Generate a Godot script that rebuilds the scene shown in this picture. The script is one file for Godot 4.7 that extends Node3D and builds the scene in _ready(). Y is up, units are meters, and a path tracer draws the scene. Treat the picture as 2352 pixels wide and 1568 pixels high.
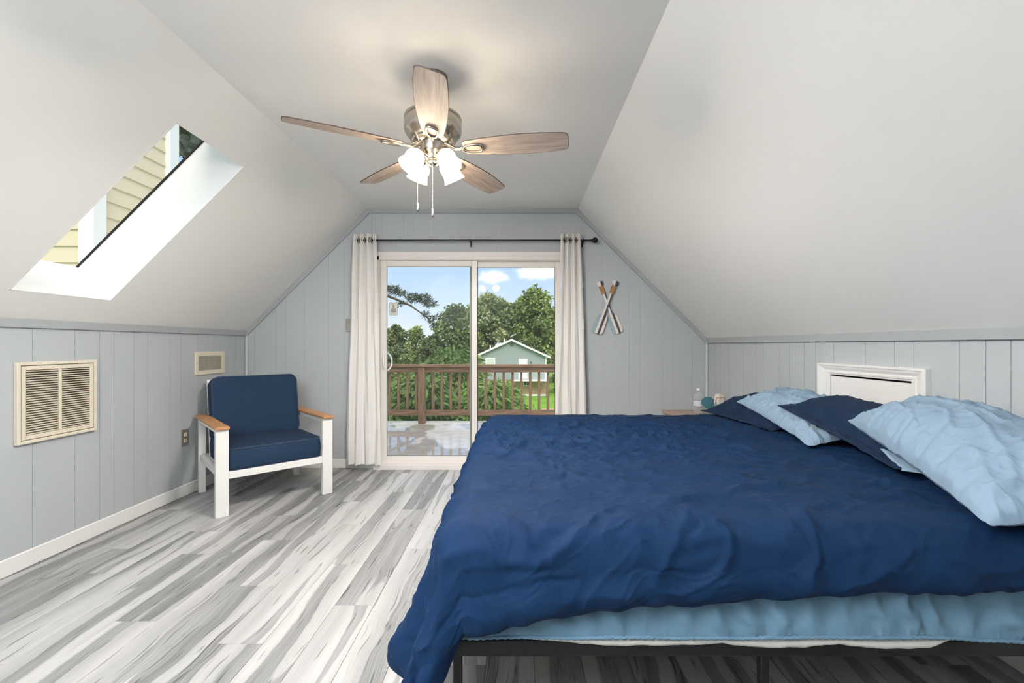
extends Node3D

# ---------------------------------------------------------------- measurements of the room (metres)
const XL := -2.64        # face of the low wall with the grilles
const XR := 1.838        # face of the low wall behind the bed
const ZE := -4.42        # face of the gable wall with the sliding door
const ZB := 0.35         # face of the wall behind the camera
const HC := 2.51         # flat ceiling
const CL := -1.456       # where the flat ceiling meets the slopes
const CR := 0.58
const DX0 := -1.38       # sliding door
const DX1 := 0.46
const DH := 2.094
const GROUND := -5.25

var M := {}
var taken := {}
var rng := RandomNumberGenerator.new()

# ---------------------------------------------------------------- helpers
func numbered(called: String) -> String:
	if not taken.has(called):
		taken[called] = 0
		return called
	taken[called] += 1
	return "%s_%03d" % [called, taken[called]]

func tag(o: Node, label: String, category: String, group := "") -> Node:
	o.set_meta("label", label)
	o.set_meta("category", category)
	if group != "":
		o.set_meta("group", group)
	return o

func thing(called: String, label: String, category: String, at := Vector3.ZERO, turn := 0.0, group := "") -> Node3D:
	var o := Node3D.new()
	o.name = numbered(called)
	add_child(o)
	o.position = at
	o.rotation.y = turn
	tag(o, label, category, group)
	return o

func structure(called: String, label: String) -> Node3D:
	var o := Node3D.new()
	o.name = numbered(called)
	add_child(o)
	o.set_meta("kind", "structure")
	o.set_meta("label", label)
	o.set_meta("category", "room")
	return o

func new_st() -> SurfaceTool:
	var st := SurfaceTool.new()
	st.begin(Mesh.PRIMITIVE_TRIANGLES)
	return st

func put(called: String, st, material: Material, parent: Node) -> MeshInstance3D:
	var mesh: ArrayMesh
	if st is SurfaceTool:
		st.generate_normals()
		mesh = st.commit()
	else:
		mesh = st
	return place(called, mesh, material, parent)

func place(called: String, mesh: Mesh, material: Material, parent: Node, at := Vector3.ZERO) -> MeshInstance3D:
	var o := MeshInstance3D.new()
	o.name = numbered(called) if parent == self else called
	o.mesh = mesh
	o.material_override = material
	o.position = at
	parent.add_child(o, true)
	return o

func mat(called: String, c: Color, rough := 0.6, metal := 0.0, spec := 0.5) -> StandardMaterial3D:
	var m := StandardMaterial3D.new()
	m.resource_name = called
	m.albedo_color = c
	m.roughness = rough
	m.metallic = metal
	m.metallic_specular = spec
	M[called] = m
	return m

# a flat polygon whose front looks away from "inside"
func face(st: SurfaceTool, pts: Array, inside: Vector3, uvs: Array = [], smooth := -1) -> void:
	var c := Vector3.ZERO
	for p in pts:
		c += p
	c /= pts.size()
	var n: Vector3 = (pts[1] - pts[0]).cross(pts[2] - pts[0])
	var order := range(pts.size())
	if n.dot(c - inside) > 0.0:
		order.reverse()
	for k in range(1, pts.size() - 1):
		for j in [order[0], order[k], order[k + 1]]:
			st.set_smooth_group(smooth)
			if uvs.size():
				st.set_uv(uvs[j])
			st.add_vertex(pts[j])

# box with chamfered edges
func bx(st: SurfaceTool, c: Vector3, size: Vector3, bevel := 0.0, basis := Basis()) -> void:
	var h := size / 2.0
	var axis := 0
	if size.y > size.x:
		axis = 1
	if size.z > size[axis]:
		axis = 2
	var b := minf(bevel, minf(h.x, minf(h.y, h.z)) * 0.9)
	var o1 := (axis + 1) % 3
	var o2 := (axis + 2) % 3
	var P := func(v: Vector3) -> Vector3: return c + basis * v
	var T := func(v: Vector3) -> Vector2: return Vector2(v[axis], v[o1] + v[o2])
	var add := func(vs: Array) -> void:
		var p := []
		var t := []
		for v in vs:
			p.append(P.call(v))
			t.append(T.call(v))
		face(st, p, c, t)
	for a in 3:
		var u := (a + 1) % 3
		var w := (a + 2) % 3
		for s in [-1.0, 1.0]:
			var vs := []
			for k in [[-1, -1], [1, -1], [1, 1], [-1, 1]]:
				var v := Vector3.ZERO
				v[a] = s * h[a]
				v[u] = k[0] * (h[u] - b)
				v[w] = k[1] * (h[w] - b)
				vs.append(v)
			add.call(vs)
	if b <= 0.0:
		return
	for a in 3:
		var u := (a + 1) % 3
		var w := (a + 2) % 3
		for su in [-1.0, 1.0]:
			for sw in [-1.0, 1.0]:
				var vs := []
				for k in [[-1, 0], [1, 0], [1, 1], [-1, 1]]:
					var v := Vector3.ZERO
					v[a] = k[0] * (h[a] - b)
					v[u] = su * (h[u] - (b if k[1] else 0.0))
					v[w] = sw * (h[w] - (0.0 if k[1] else b))
					vs.append(v)
				add.call(vs)
	for sx in [-1.0, 1.0]:
		for sy in [-1.0, 1.0]:
			for sz in [-1.0, 1.0]:
				add.call([Vector3(sx * h.x, sy * (h.y - b), sz * (h.z - b)), Vector3(sx * (h.x - b), sy * h.y, sz * (h.z - b)), Vector3(sx * (h.x - b), sy * (h.y - b), sz * h.z)])

func box(called: String, c: Vector3, size: Vector3, bevel: float, material: Material, parent: Node, basis := Basis()) -> MeshInstance3D:
	var st := new_st()
	bx(st, c, size, bevel, basis)
	return put(called, st, material, parent)

# box given by its two corners
func span(called: String, a: Vector3, b: Vector3, bevel: float, material: Material, parent: Node) -> MeshInstance3D:
	return box(called, (a + b) / 2.0, (b - a).abs(), bevel, material, parent)

# convex polygon pushed along a vector
func prism(st: SurfaceTool, pts: Array, along: Vector3) -> void:
	var c := Vector3.ZERO
	for p in pts:
		c += p
	c = c / pts.size() + along / 2.0
	var far := []
	for p in pts:
		far.append(p + along)
	var flat := func(list: Array) -> Array:
		var r := []
		for p in list:
			r.append(Vector2(p.x + p.z, p.y))
		return r
	face(st, pts, c, flat.call(pts))
	face(st, far, c, flat.call(far))
	for k in pts.size():
		var j := (k + 1) % pts.size()
		var q := [pts[k], pts[j], far[j], far[k]]
		face(st, q, c, flat.call(q))

# any outline (x, y) of a thickness in z, with a chamfer round its front and back
func plate(st: SurfaceTool, outline: PackedVector2Array, z0: float, z1: float, bevel: float, xf := Transform3D()) -> void:
	var o := outline
	if Geometry2D.is_polygon_clockwise(o):
		o = o.duplicate()
		o.reverse()
	var inner := PackedVector2Array()
	var n := o.size()
	for k in n:
		var a := o[(k + n - 1) % n]
		var b := o[k]
		var c := o[(k + 1) % n]
		var d := ((b - a).normalized() + (c - b).normalized()).normalized()
		inner.append(b + Vector2(-d.y, d.x) * bevel)
	var tri := Geometry2D.triangulate_polygon(inner)
	var V := func(p: Vector2, z: float) -> Vector3: return xf * Vector3(p.x, p.y, z)
	st.set_smooth_group(-1)
	for k in range(0, tri.size(), 3):
		var a: Vector2 = inner[tri[k]]
		var b: Vector2 = inner[tri[k + 1]]
		var c: Vector2 = inner[tri[k + 2]]
		if (b - a).cross(c - a) > 0:
			var t := b
			b = c
			c = t
		for p in [a, b, c]:
			st.set_uv(p)
			st.add_vertex(V.call(p, z1))
		for p in [a, c, b]:
			st.set_uv(p)
			st.add_vertex(V.call(p, z0))
	var rings := [[inner, z0], [o, z0 + bevel], [o, z1 - bevel], [inner, z1]]
	for r in 3:
		for k in n:
			var j := (k + 1) % n
			var A: PackedVector2Array = rings[r][0]
			var B: PackedVector2Array = rings[r + 1][0]
			var q := [[A[k], rings[r][1]], [B[k], rings[r + 1][1]], [B[j], rings[r + 1][1]], [A[j], rings[r][1]]]
			for i in [0, 1, 2, 0, 2, 3]:
				st.set_uv(q[i][0])
				st.add_vertex(V.call(q[i][0], q[i][1]))

func lathe(st: SurfaceTool, profile: Array, seg: int, xf := Transform3D(), smooth := 0) -> void:
	for i in range(profile.size() - 1):
		for j in seg:
			var a0 := TAU * j / seg
			var a1 := TAU * (j + 1) / seg
			var p: Vector2 = profile[i]
			var q: Vector2 = profile[i + 1]
			var v := [Vector3(p.x * cos(a0), p.y, p.x * sin(a0)), Vector3(p.x * cos(a1), p.y, p.x * sin(a1)), Vector3(q.x * cos(a1), q.y, q.x * sin(a1)), Vector3(q.x * cos(a0), q.y, q.x * sin(a0))]
			st.set_smooth_group(smooth)
			for t in [[0, 1, 2], [0, 2, 3]]:
				var a: Vector3 = v[t[0]]
				var b: Vector3 = v[t[1]]
				var c: Vector3 = v[t[2]]
				if a.distance_squared_to(b) < 1e-12 or b.distance_squared_to(c) < 1e-12 or a.distance_squared_to(c) < 1e-12:
					continue
				for w in [a, b, c]:
					st.set_uv(Vector2(float(j) / seg, float(i) / profile.size()))
					st.add_vertex(xf * w)

func frame_to(dir: Vector3) -> Basis:   # y axis along dir
	var y := dir.normalized()
	var x := y.cross(Vector3.FORWARD if absf(y.z) < 0.9 else Vector3.RIGHT).normalized()
	return Basis(x, y, x.cross(y))

func tube(st: SurfaceTool, path: Array, radius, seg := 8, caps := true) -> void:
	var n := path.size()
	var rings := []
	var last := Basis()
	for i in n:
		var d: Vector3 = path[mini(i + 1, n - 1)] - path[maxi(i - 1, 0)]
		var y := d.normalized()
		if i == 0:
			last = frame_to(y)
		else:
			var x := (last.x - y * last.x.dot(y)).normalized()
			last = Basis(x, y, x.cross(y))
		var r: float = radius[i] if radius is Array else radius
		var ring := []
		for j in seg:
			var a := TAU * j / seg
			ring.append(path[i] + (last.x * cos(a) + last.z * sin(a)) * r)
		rings.append(ring)
	for i in n - 1:
		for j in seg:
			var k := (j + 1) % seg
			st.set_smooth_group(0)
			var v := [rings[i][j], rings[i][k], rings[i + 1][k], rings[i + 1][j]]
			var u := [Vector2(i, j), Vector2(i, j + 1), Vector2(i + 1, j + 1), Vector2(i + 1, j)]
			for t in [0, 1, 2, 0, 2, 3]:
				st.set_uv(u[t] * 0.1)
				st.add_vertex(v[t])
	if caps:
		var far: Array = rings[n - 1].duplicate()
		face(st, rings[0], path[1])
		face(st, far, path[n - 2])

# smooth surface over a grid of points (row-major, nu x nv)
func grid_mesh(P: PackedVector3Array, nu: int, nv: int, flip := false, uv_scale := Vector2.ONE) -> ArrayMesh:
	var N := PackedVector3Array()
	N.resize(P.size())
	var UV := PackedVector2Array()
	UV.resize(P.size())
	var I := PackedInt32Array()
	for i in nu - 1:
		for j in nv - 1:
			var a := i * nv + j
			var b := a + 1
			var c := a + nv + 1
			var d := a + nv
			var n := (P[c] - P[a]).cross(P[b] - P[d])
			if flip:
				n = -n
				I.append_array([a, c, b, a, d, c])
			else:
				I.append_array([a, b, c, a, c, d])
			N[a] += n
			N[b] += n
			N[c] += n
			N[d] += n
	for i in nu:
		for j in nv:
			N[i * nv + j] = N[i * nv + j].normalized()
			UV[i * nv + j] = Vector2(float(i) / (nu - 1), float(j) / (nv - 1)) * uv_scale
	var arr := []
	arr.resize(Mesh.ARRAY_MAX)
	arr[Mesh.ARRAY_VERTEX] = P
	arr[Mesh.ARRAY_NORMAL] = N
	arr[Mesh.ARRAY_TEX_UV] = UV
	arr[Mesh.ARRAY_INDEX] = I
	var mesh := ArrayMesh.new()
	mesh.add_surface_from_arrays(Mesh.PRIMITIVE_TRIANGLES, arr)
	return mesh

func noise(freq: float, salt: int, octaves := 3) -> FastNoiseLite:
	var f := FastNoiseLite.new()
	f.noise_type = FastNoiseLite.TYPE_SIMPLEX_SMOOTH
	f.frequency = freq
	f.seed = salt
	f.fractal_octaves = octaves
	return f

func picture(w: int, h: int, of: Callable) -> ImageTexture:
	var bytes := PackedByteArray()
	bytes.resize(w * h * 3)
	var k := 0
	for y in h:
		for x in w:
			var c: Color = of.call(x, y)
			bytes[k] = int(clampf(c.r, 0, 1) * 255.0)
			bytes[k + 1] = int(clampf(c.g, 0, 1) * 255.0)
			bytes[k + 2] = int(clampf(c.b, 0, 1) * 255.0)
			k += 3
	return ImageTexture.create_from_image(Image.create_from_data(w, h, false, Image.FORMAT_RGB8, bytes))

func bump(m: StandardMaterial3D, freq: float, per_metre: float, depth: float, salt: int, octaves := 3) -> void:
	var t := NoiseTexture2D.new()
	t.width = 512
	t.height = 512
	t.seamless = true
	t.noise = noise(freq, salt, octaves)
	m.heightmap_enabled = true
	m.heightmap_texture = t
	m.heightmap_scale = depth
	m.uv1_triplanar = true
	m.uv1_scale = Vector3.ONE * per_metre

func _ready() -> void:
	rng.seed = 7
	look()
	materials()
	room()
	sliding_door()
	skylight()
	outdoors()
	bed()
	armchair()
	ceiling_fan()
	unseen_uplighter()
	wall_things()
	nightstand()

# ---------------------------------------------------------------- camera, sky, sun, exposure
func look() -> void:
	var cam := Camera3D.new()
	cam.name = "camera"
	add_child(cam)
	cam.position = Vector3(0, 1.19, 0)
	cam.projection = Camera3D.PROJECTION_FRUSTUM
	cam.near = 0.05
	cam.far = 600.0
	cam.size = 0.05 * 1568.0 / 1047.0
	cam.frustum_offset = Vector2(-14.0, 9.0) / 1047.0 * 0.05
	cam.current = true

	var env := Environment.new()
	env.background_mode = Environment.BG_SKY
	env.tonemap_mode = Environment.TONE_MAPPER_LINEAR
	env.tonemap_exposure = 1.0
	env.sdfgi_enabled = true
	env.ssao_enabled = true
	env.ssil_enabled = true
	var sky := Sky.new()
	var pano := PanoramaSkyMaterial.new()
	pano.panorama = sky_picture()
	pano.energy_multiplier = 1.0
	sky.sky_material = pano
	env.sky = sky
	var we := WorldEnvironment.new()
	we.name = "world"
	we.environment = env
	add_child(we)

	var sun := DirectionalLight3D.new()
	sun.name = "sun"
	sun.light_color = Color(1.0, 0.96, 0.9)
	sun.light_energy = 0.9
	sun.light_angular_distance = 38.0
	sun.shadow_enabled = true
	add_child(sun)
	sun.look_at_from_position(Vector3(0.25, 0.78, 0.85) * 10.0, Vector3.ZERO)

# blue air paling towards the horizon, with fair-weather clouds all round
func sky_picture() -> ImageTexture:
	var w := 1024
	var h := 512
	var puff := noise(1.0, 5, 5)
	var img := Image.create(w, h, false, Image.FORMAT_RGBF)
	var spots := [[Vector2(-3.1, 8.3), Vector2(1.7, 1.0)], [Vector2(2.6, 8.9), Vector2(2.8, 1.35)]]
	for y in h:
		var up := 90.0 - (y + 0.5) / h * 180.0
		var t := clampf(up / 90.0, 0.0, 1.0)
		var air := Color(0.92, 0.99, 1.06).lerp(Color(0.56, 0.80, 1.08), clampf(up / 11.0, 0, 1))
		air = air.lerp(Color(0.26, 0.50, 0.92), pow(t, 0.6) if up > 11.0 else pow(clampf(11.0 / 90.0, 0, 1), 0.6) * clampf(up / 11.0, 0, 1))
		for x in w:
			var turn := wrapf((x + 0.5) / w * 360.0, -180.0, 180.0)   # column 0 looks along -z
			var dir := Vector3(sin(deg_to_rad(turn)) * cos(deg_to_rad(up)), sin(deg_to_rad(up)), -cos(deg_to_rad(turn)) * cos(deg_to_rad(up)))
			var cover := 0.0
			if up > 13.0:
				var p := dir / (dir.y + 0.12) * 1.3
				cover = smoothstep(-0.15, 0.30, puff.get_noise_3d(p.x, 0.0, p.z) + 0.15) * smoothstep(13.0, 24.0, up)
			for s in spots:
				var q: Vector2 = (Vector2(turn, up) - s[0]) / s[1]
				if q.y < 0:
					q.y *= 2.2
				var n := puff.get_noise_2d(turn * 0.9, up * 1.2) * 0.5
				cover = maxf(cover, smoothstep(1.15, 0.55, q.length() + n))
			var c := air.lerp(Color(1.5, 1.49, 1.47), cover)
			img.set_pixel(x, y, c if up > 0.0 else Color(0.55, 0.6, 0.6))
	return ImageTexture.create_from_image(img)

# ---------------------------------------------------------------- materials
func materials() -> void:
	bump(mat("ceiling_paint", Color(0.96, 0.955, 0.945), 0.8), 0.03, 3.0, 0.02, 3)
	bump(mat("wall_paint", Color(0.722, 0.740, 0.749), 0.55), 0.08, 6.0, 0.02, 4)
	mat("wall_groove", Color(0.78, 0.785, 0.785), 0.6)  # paler than the panel boards, so the grooves look lit
	mat("grey_trim", Color(0.645, 0.66, 0.665), 0.5)
	mat("white_trim", Color(0.945, 0.94, 0.93), 0.4)
	mat("bead_paint", Color(0.80, 0.815, 0.815), 0.45)
	mat("vinyl", Color(0.94, 0.915, 0.895), 0.35)
	mat("dark_seal", Color(0.07, 0.07, 0.08), 0.6)
	mat("shaft_white", Color(0.95, 0.95, 0.94), 0.6)
	mat("shaded_stile", Color(0.55, 0.57, 0.52), 0.5)  # grey-green shade painted into the stile seen through the glass
	var glass := mat("glass", Color(0.9, 0.97, 0.95, 0.02), 0.0, 0.0, 0.14)
	glass.transparency = BaseMaterial3D.TRANSPARENCY_ALPHA
	mat("black_metal", Color(0.045, 0.045, 0.05), 0.45, 0.3)
	mat("rod_black", Color(0.05, 0.05, 0.05), 0.4, 0.4)
	mat("nickel", Color(0.74, 0.71, 0.67), 0.24, 1.0)
	mat("plate_steel", Color(0.62, 0.60, 0.57), 0.35, 0.8)
	mat("bare_ply", Color(0.62, 0.52, 0.40), 0.9)
	mat("ivory", Color(0.90, 0.84, 0.72), 0.4)
	mat("dark_slot", Color(0.06, 0.05, 0.05), 0.7)
	mat("grille_cream", Color(0.90, 0.86, 0.78), 0.45)
	mat("galvanised", Color(0.66, 0.66, 0.65), 0.55)
	var curtain := mat("curtain", Color(0.965, 0.955, 0.94), 0.85)
	curtain.backlight_enabled = true
	curtain.backlight = Color(0.45, 0.44, 0.42)
	bump(curtain, 0.2, 8.0, 0.02, 9)
	var navy := mat("comforter_navy", Color(0.040, 0.130, 0.240), 0.75, 0.0, 0.22)
	navy.rim_enabled = true
	navy.rim = 0.05
	navy.rim_tint = 0.6
	var creases := crease_picture()
	navy.heightmap_enabled = true
	navy.heightmap_texture = creases
	navy.heightmap_scale = 0.45
	var sham := mat("sham_navy", Color(0.062, 0.128, 0.215), 0.8, 0.0, 0.25)
	sham.rim_enabled = true
	sham.rim = 0.1
	sham.rim_tint = 0.6
	var pale := mat("pale_blue", Color(0.50, 0.585, 0.66), 0.75, 0.0, 0.35)
	pale.heightmap_enabled = true
	pale.heightmap_texture = creases
	pale.heightmap_scale = 0.28
	pale.uv1_scale = Vector3(0.45, 0.3, 1)
	bump(mat("sheet_blue", Color(0.385, 0.505, 0.585), 0.8, 0.0, 0.3), 0.25, 9.0, 0.015, 13)
	bump(mat("mattress_white", Color(0.90, 0.885, 0.86), 0.85), 0.2, 7.0, 0.03, 14)
	bump(mat("chair_navy", Color(0.115, 0.178, 0.26), 0.9, 0.0, 0.3), 0.35, 14.0, 0.03, 15)
	mat("chair_piping", Color(0.13, 0.20, 0.29), 0.85)
	mat("chair_white", Color(0.93, 0.925, 0.91), 0.4)
	mat("oak", Color(1, 1, 1), 0.5).albedo_texture = wood_picture(Color(0.74, 0.55, 0.38), Color(0.60, 0.42, 0.27), 21)
	M.oak.uv1_scale = Vector3(2.0, 7.0, 1)
	mat("blade_wood", Color(1, 1, 1), 0.55).albedo_texture = wood_picture(Color(0.78, 0.71, 0.66), Color(0.62, 0.55, 0.50), 22)
	M.blade_wood.uv1_scale = Vector3(2.0, 6.0, 1)
	mat("blade_edge", Color(0.27, 0.21, 0.18), 0.6)
	mat("deck_wood", Color(1, 1, 1), 0.6).albedo_texture = wood_picture(Color(0.56, 0.44, 0.34), Color(0.36, 0.26, 0.19), 23)
	M.deck_wood.uv1_scale = Vector3(1.2, 5.0, 1)
	mat("stand_wood", Color(1, 1, 1), 0.5).albedo_texture = wood_picture(Color(0.76, 0.68, 0.62), Color(0.60, 0.50, 0.44), 24)
	M.stand_wood.uv1_scale = Vector3(2.0, 6.0, 1)
	for k in 8:
		mat("plank_%d" % k, Color(1, 1, 1), 0.42).albedo_texture = plank_picture(100 + k * 7)
	var shade := mat("lit_shade", Color(1.0, 0.97, 0.92), 0.4)
	shade.emission_enabled = true
	shade.emission = Color(1.0, 0.93, 0.80)
	shade.emission_energy_multiplier = 3.0
	mat("oar_white", Color(0.91, 0.87, 0.84), 0.6)
	mat("oar_navy", Color(0.20, 0.23, 0.29), 0.6)
	mat("oar_aqua", Color(0.56, 0.68, 0.71), 0.6)
	mat("oar_edge", Color(0.55, 0.38, 0.28), 0.7)
	mat("jute", Color(0.66, 0.50, 0.34), 0.9)
	mat("teal", Color(0.16, 0.36, 0.41), 0.6)
	mat("paper", Color(0.86, 0.84, 0.79), 0.8)
	mat("print_grey", Color(0.62, 0.60, 0.57), 0.8)
	mat("print_dark", Color(0.34, 0.33, 0.32), 0.8)
	mat("bark", Color(0.36, 0.30, 0.25), 0.9)
	mat("siding_grey", Color(0.60, 0.635, 0.64), 0.7)
	mat("siding_beige", Color(0.83, 0.785, 0.67), 0.6)
	mat("corner_white", Color(0.88, 0.90, 0.88), 0.5)
	mat("block_tan", Color(0.70, 0.58, 0.45), 0.9)
	mat("roof_grey", Color(0.42, 0.42, 0.42), 0.9)
	mat("house_white", Color(0.93, 0.93, 0.92), 0.5)
	mat("house_glass", Color(0.16, 0.19, 0.22), 0.1)
	mat("blind", Color(0.80, 0.83, 0.80), 0.7)
	mat("piling", Color(0.50, 0.45, 0.36), 0.9)
	mat("bottle_label", Color(0.88, 0.89, 0.92), 0.5)
	mat("label_dark", Color(0.20, 0.20, 0.28), 0.5)
	var pet := mat("bottle_plastic", Color(0.96, 0.97, 0.97, 0.12), 0.05)
	pet.transparency = BaseMaterial3D.TRANSPARENCY_ALPHA
	var leaf := mat("leaf", Color(1, 1, 1), 0.6)
	leaf.vertex_color_use_as_albedo = true
	leaf.backlight_enabled = true
	leaf.backlight = Color(0.35, 0.4, 0.15)
	var lawn := mat("lawn", Color(1, 1, 1), 0.9)
	var ln := noise(0.02, 31, 4)
	lawn.albedo_texture = picture(256, 256, func(x, y):
		var n := ln.get_noise_2d(x * 2.0, y * 2.0) * 0.5 + 0.5
		return Color(0.36, 0.54, 0.12).lerp(Color(0.55, 0.72, 0.17), n))
	lawn.uv1_triplanar = true
	lawn.uv1_world_triplanar = true
	lawn.uv1_scale = Vector3.ONE * 0.05

# relief of pressed-in creases in laid cloth
func crease_picture() -> ImageTexture:
	var warp := noise(1.0, 141, 2)
	var a := noise(1.0, 142, 1)
	var b := noise(1.0, 143, 1)
	var crest := func(n: float, k: float) -> float: return pow(maxf(0.0, 1.0 - absf(n) * k), 1.5)
	return picture(704, 704, func(px, py):
		var x: float = px * 2.35 / 704.0
		var y: float = py * 2.35 / 704.0
		var wx := x + 0.10 * warp.get_noise_2d(x * 2.0, y * 2.0)
		var wy := y + 0.10 * warp.get_noise_2d(x * 2.0 + 40.0, y * 2.0)
		var mask := smoothstep(-0.25, 0.35, warp.get_noise_2d(x * 1.3 + 90.0, y * 1.3))
		var h: float = 0.5 * crest.call(a.get_noise_2d(wx * 2.0 + wy * 1.5, wy * 6.0 - wx * 2.0), 5.0)
		h += 0.45 * mask * crest.call(b.get_noise_2d(wx * 5.0 - wy * 3.0, wy * 8.0 + wx * 2.0), 3.6)
		h += 0.25 * mask * crest.call(a.get_noise_2d(wx * 9.0 + wy * 9.0 + 20.0, wy * 10.0 - wx * 8.0), 3.2)
		return Color(h, h, h) * 0.8)

func wood_picture(a: Color, b: Color, salt: int) -> ImageTexture:
	var n1 := noise(0.012, salt, 3)
	var n2 := noise(0.05, salt + 1, 3)
	var w := 512.0
	var h := 128.0
	var tone := func(x: float, y: float) -> float:
		return n1.get_noise_2d(x * 0.3, y * 3.0) * 0.7 + n2.get_noise_2d(x * 0.10, y * 5.0) * 0.6
	return picture(int(w), int(h), func(x, y):
		# faded into its own repeat, so that no seam shows
		var fx: float = smoothstep(0.6, 1.0, x / w)
		var fy: float = smoothstep(0.6, 1.0, y / h)
		var t: float = lerpf(lerpf(tone.call(x, y), tone.call(x - w, y), fx), lerpf(tone.call(x, y - h), tone.call(x - w, y - h), fx), fy)
		return a.lerp(b, clampf(t + 0.4, 0.0, 1.0)))

# bleached plank with grey wandering heartwood and thin dark checks
func plank_picture(salt: int) -> ImageTexture:
	var w := 128
	var h := 768
	var heart := noise(0.012, salt, 2)
	var wave := noise(0.007, salt + 1, 2)
	var grain := noise(0.09, salt + 2, 3)
	var check := noise(0.02, salt + 3, 2)
	var r := RandomNumberGenerator.new()
	r.seed = salt
	var tone := r.randf_range(-0.05, 0.06)
	var knots := []
	for k in r.randi_range(1, 3):
		knots.append(Vector2(r.randf_range(20, 108), r.randf_range(60, 700)))
	return picture(w, h, func(x, y):
		var xx: float = x + wave.get_noise_2d(x * 0.10, y * 0.40) * 15.0 + wave.get_noise_2d(x * 0.3 + 90.0, y * 1.3) * 3.0
		var knot := 0.0
		for k in knots:
			var d := Vector2(x - k.x, (y - k.y) * 0.22)
			var q := d.length()
			xx += d.x / (q + 4.0) * 6.0 * exp(-q / 12.0)
			knot = maxf(knot, exp(-q * q / 9.0))
		var g := heart.get_noise_2d(xx * 0.68, y * 0.040)
		var band := smoothstep(0.10, 0.20, g)
		var rim := exp(-pow((g - 0.12) / 0.009, 2.0)) * smoothstep(-0.05, 0.30, check.get_noise_2d(xx * 0.10, y * 0.16))
		var fine := grain.get_noise_2d(xx * 2.4, y * 0.035)
		var soft := heart.get_noise_2d(xx * 0.8 + 300.0, y * 0.03)
		var v: float = 0.68 + tone * 0.45 - band * 0.15 - rim * 0.28 + fine * (0.045 + 0.055 * band) + soft * 0.11
		v -= smoothstep(0.48, 0.66, check.get_noise_2d(xx * 2.6 + 400.0, y * 0.14)) * 0.20
		v -= knot * 0.22
		return Color(v, v * 0.998, v * 0.992))

# ---------------------------------------------------------------- the room
# low wall along z at x, face towards "inward"; holes = [z low, z high, y low, y high]
func low_wall(parent: Node3D, x: float, inward: float, top: float, high: float, zs: Array, holes: Array) -> void:
	var cut := func(z0: float, z1: float, y1: float) -> Array:
		# rectangles left of [z0, z1] x [0, y1] once the holes are taken out
		var edges := [z0, z1]
		for h in holes:
			for q in [h[0], h[1]]:
				if q > z0 and q < z1:
					edges.append(q)
		edges.sort()
		var out := []
		for k in edges.size() - 1:
			var m: float = (edges[k] + edges[k + 1]) / 2.0
			var here := [0.0, y1]
			for h in holes:
				if m > h[0] and m < h[1]:
					here.append_array([h[2], h[3]])
			here.sort()
			for j in range(0, here.size(), 2):
				out.append([edges[k], edges[k + 1], here[j], here[j + 1]])
		return out
	var st := new_st()
	for r in cut.call(ZE - 0.12, ZB + 0.12, high):
		var y0: float = -0.2 if r[2] == 0.0 else r[2]
		bx(st, Vector3(x - inward * 0.0765, (y0 + r[3]) / 2.0, (r[0] + r[1]) / 2.0), Vector3(0.147, r[3] - y0, r[1] - r[0]))
	put("backing", st, M.wall_groove, parent)
	for k in zs.size() - 1:
		st = new_st()
		for r in cut.call(zs[k + 1] + 0.0016, zs[k] - 0.0016, top):
			bx(st, Vector3(x - inward * 0.0015, (r[2] + r[3]) / 2.0, (r[0] + r[1]) / 2.0), Vector3(0.003, r[3] - r[2], r[1] - r[0]))
		put("panel_board", st, M.wall_paint, parent)

# open-fronted sheet box behind an opening in a low wall
func duct_box(called: String, parent: Node3D, w: float, h: float, depth: float, material: Material) -> void:
	var st := new_st()
	for s in [-1.0, 1.0]:
		bx(st, Vector3(s * (w / 2 + 0.004), 0, -depth / 2 - 0.004), Vector3(0.008, h + 0.016, depth))
		bx(st, Vector3(0, s * (h / 2 + 0.004), -depth / 2 - 0.004), Vector3(w, 0.008, depth))
	bx(st, Vector3(0, 0, -depth), Vector3(w + 0.016, h + 0.016, 0.01))
	put(called, st, material, parent)

func roofline(x: float) -> float:
	return minf(HC, minf(x + 3.966, 3.09 - x))

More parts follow.
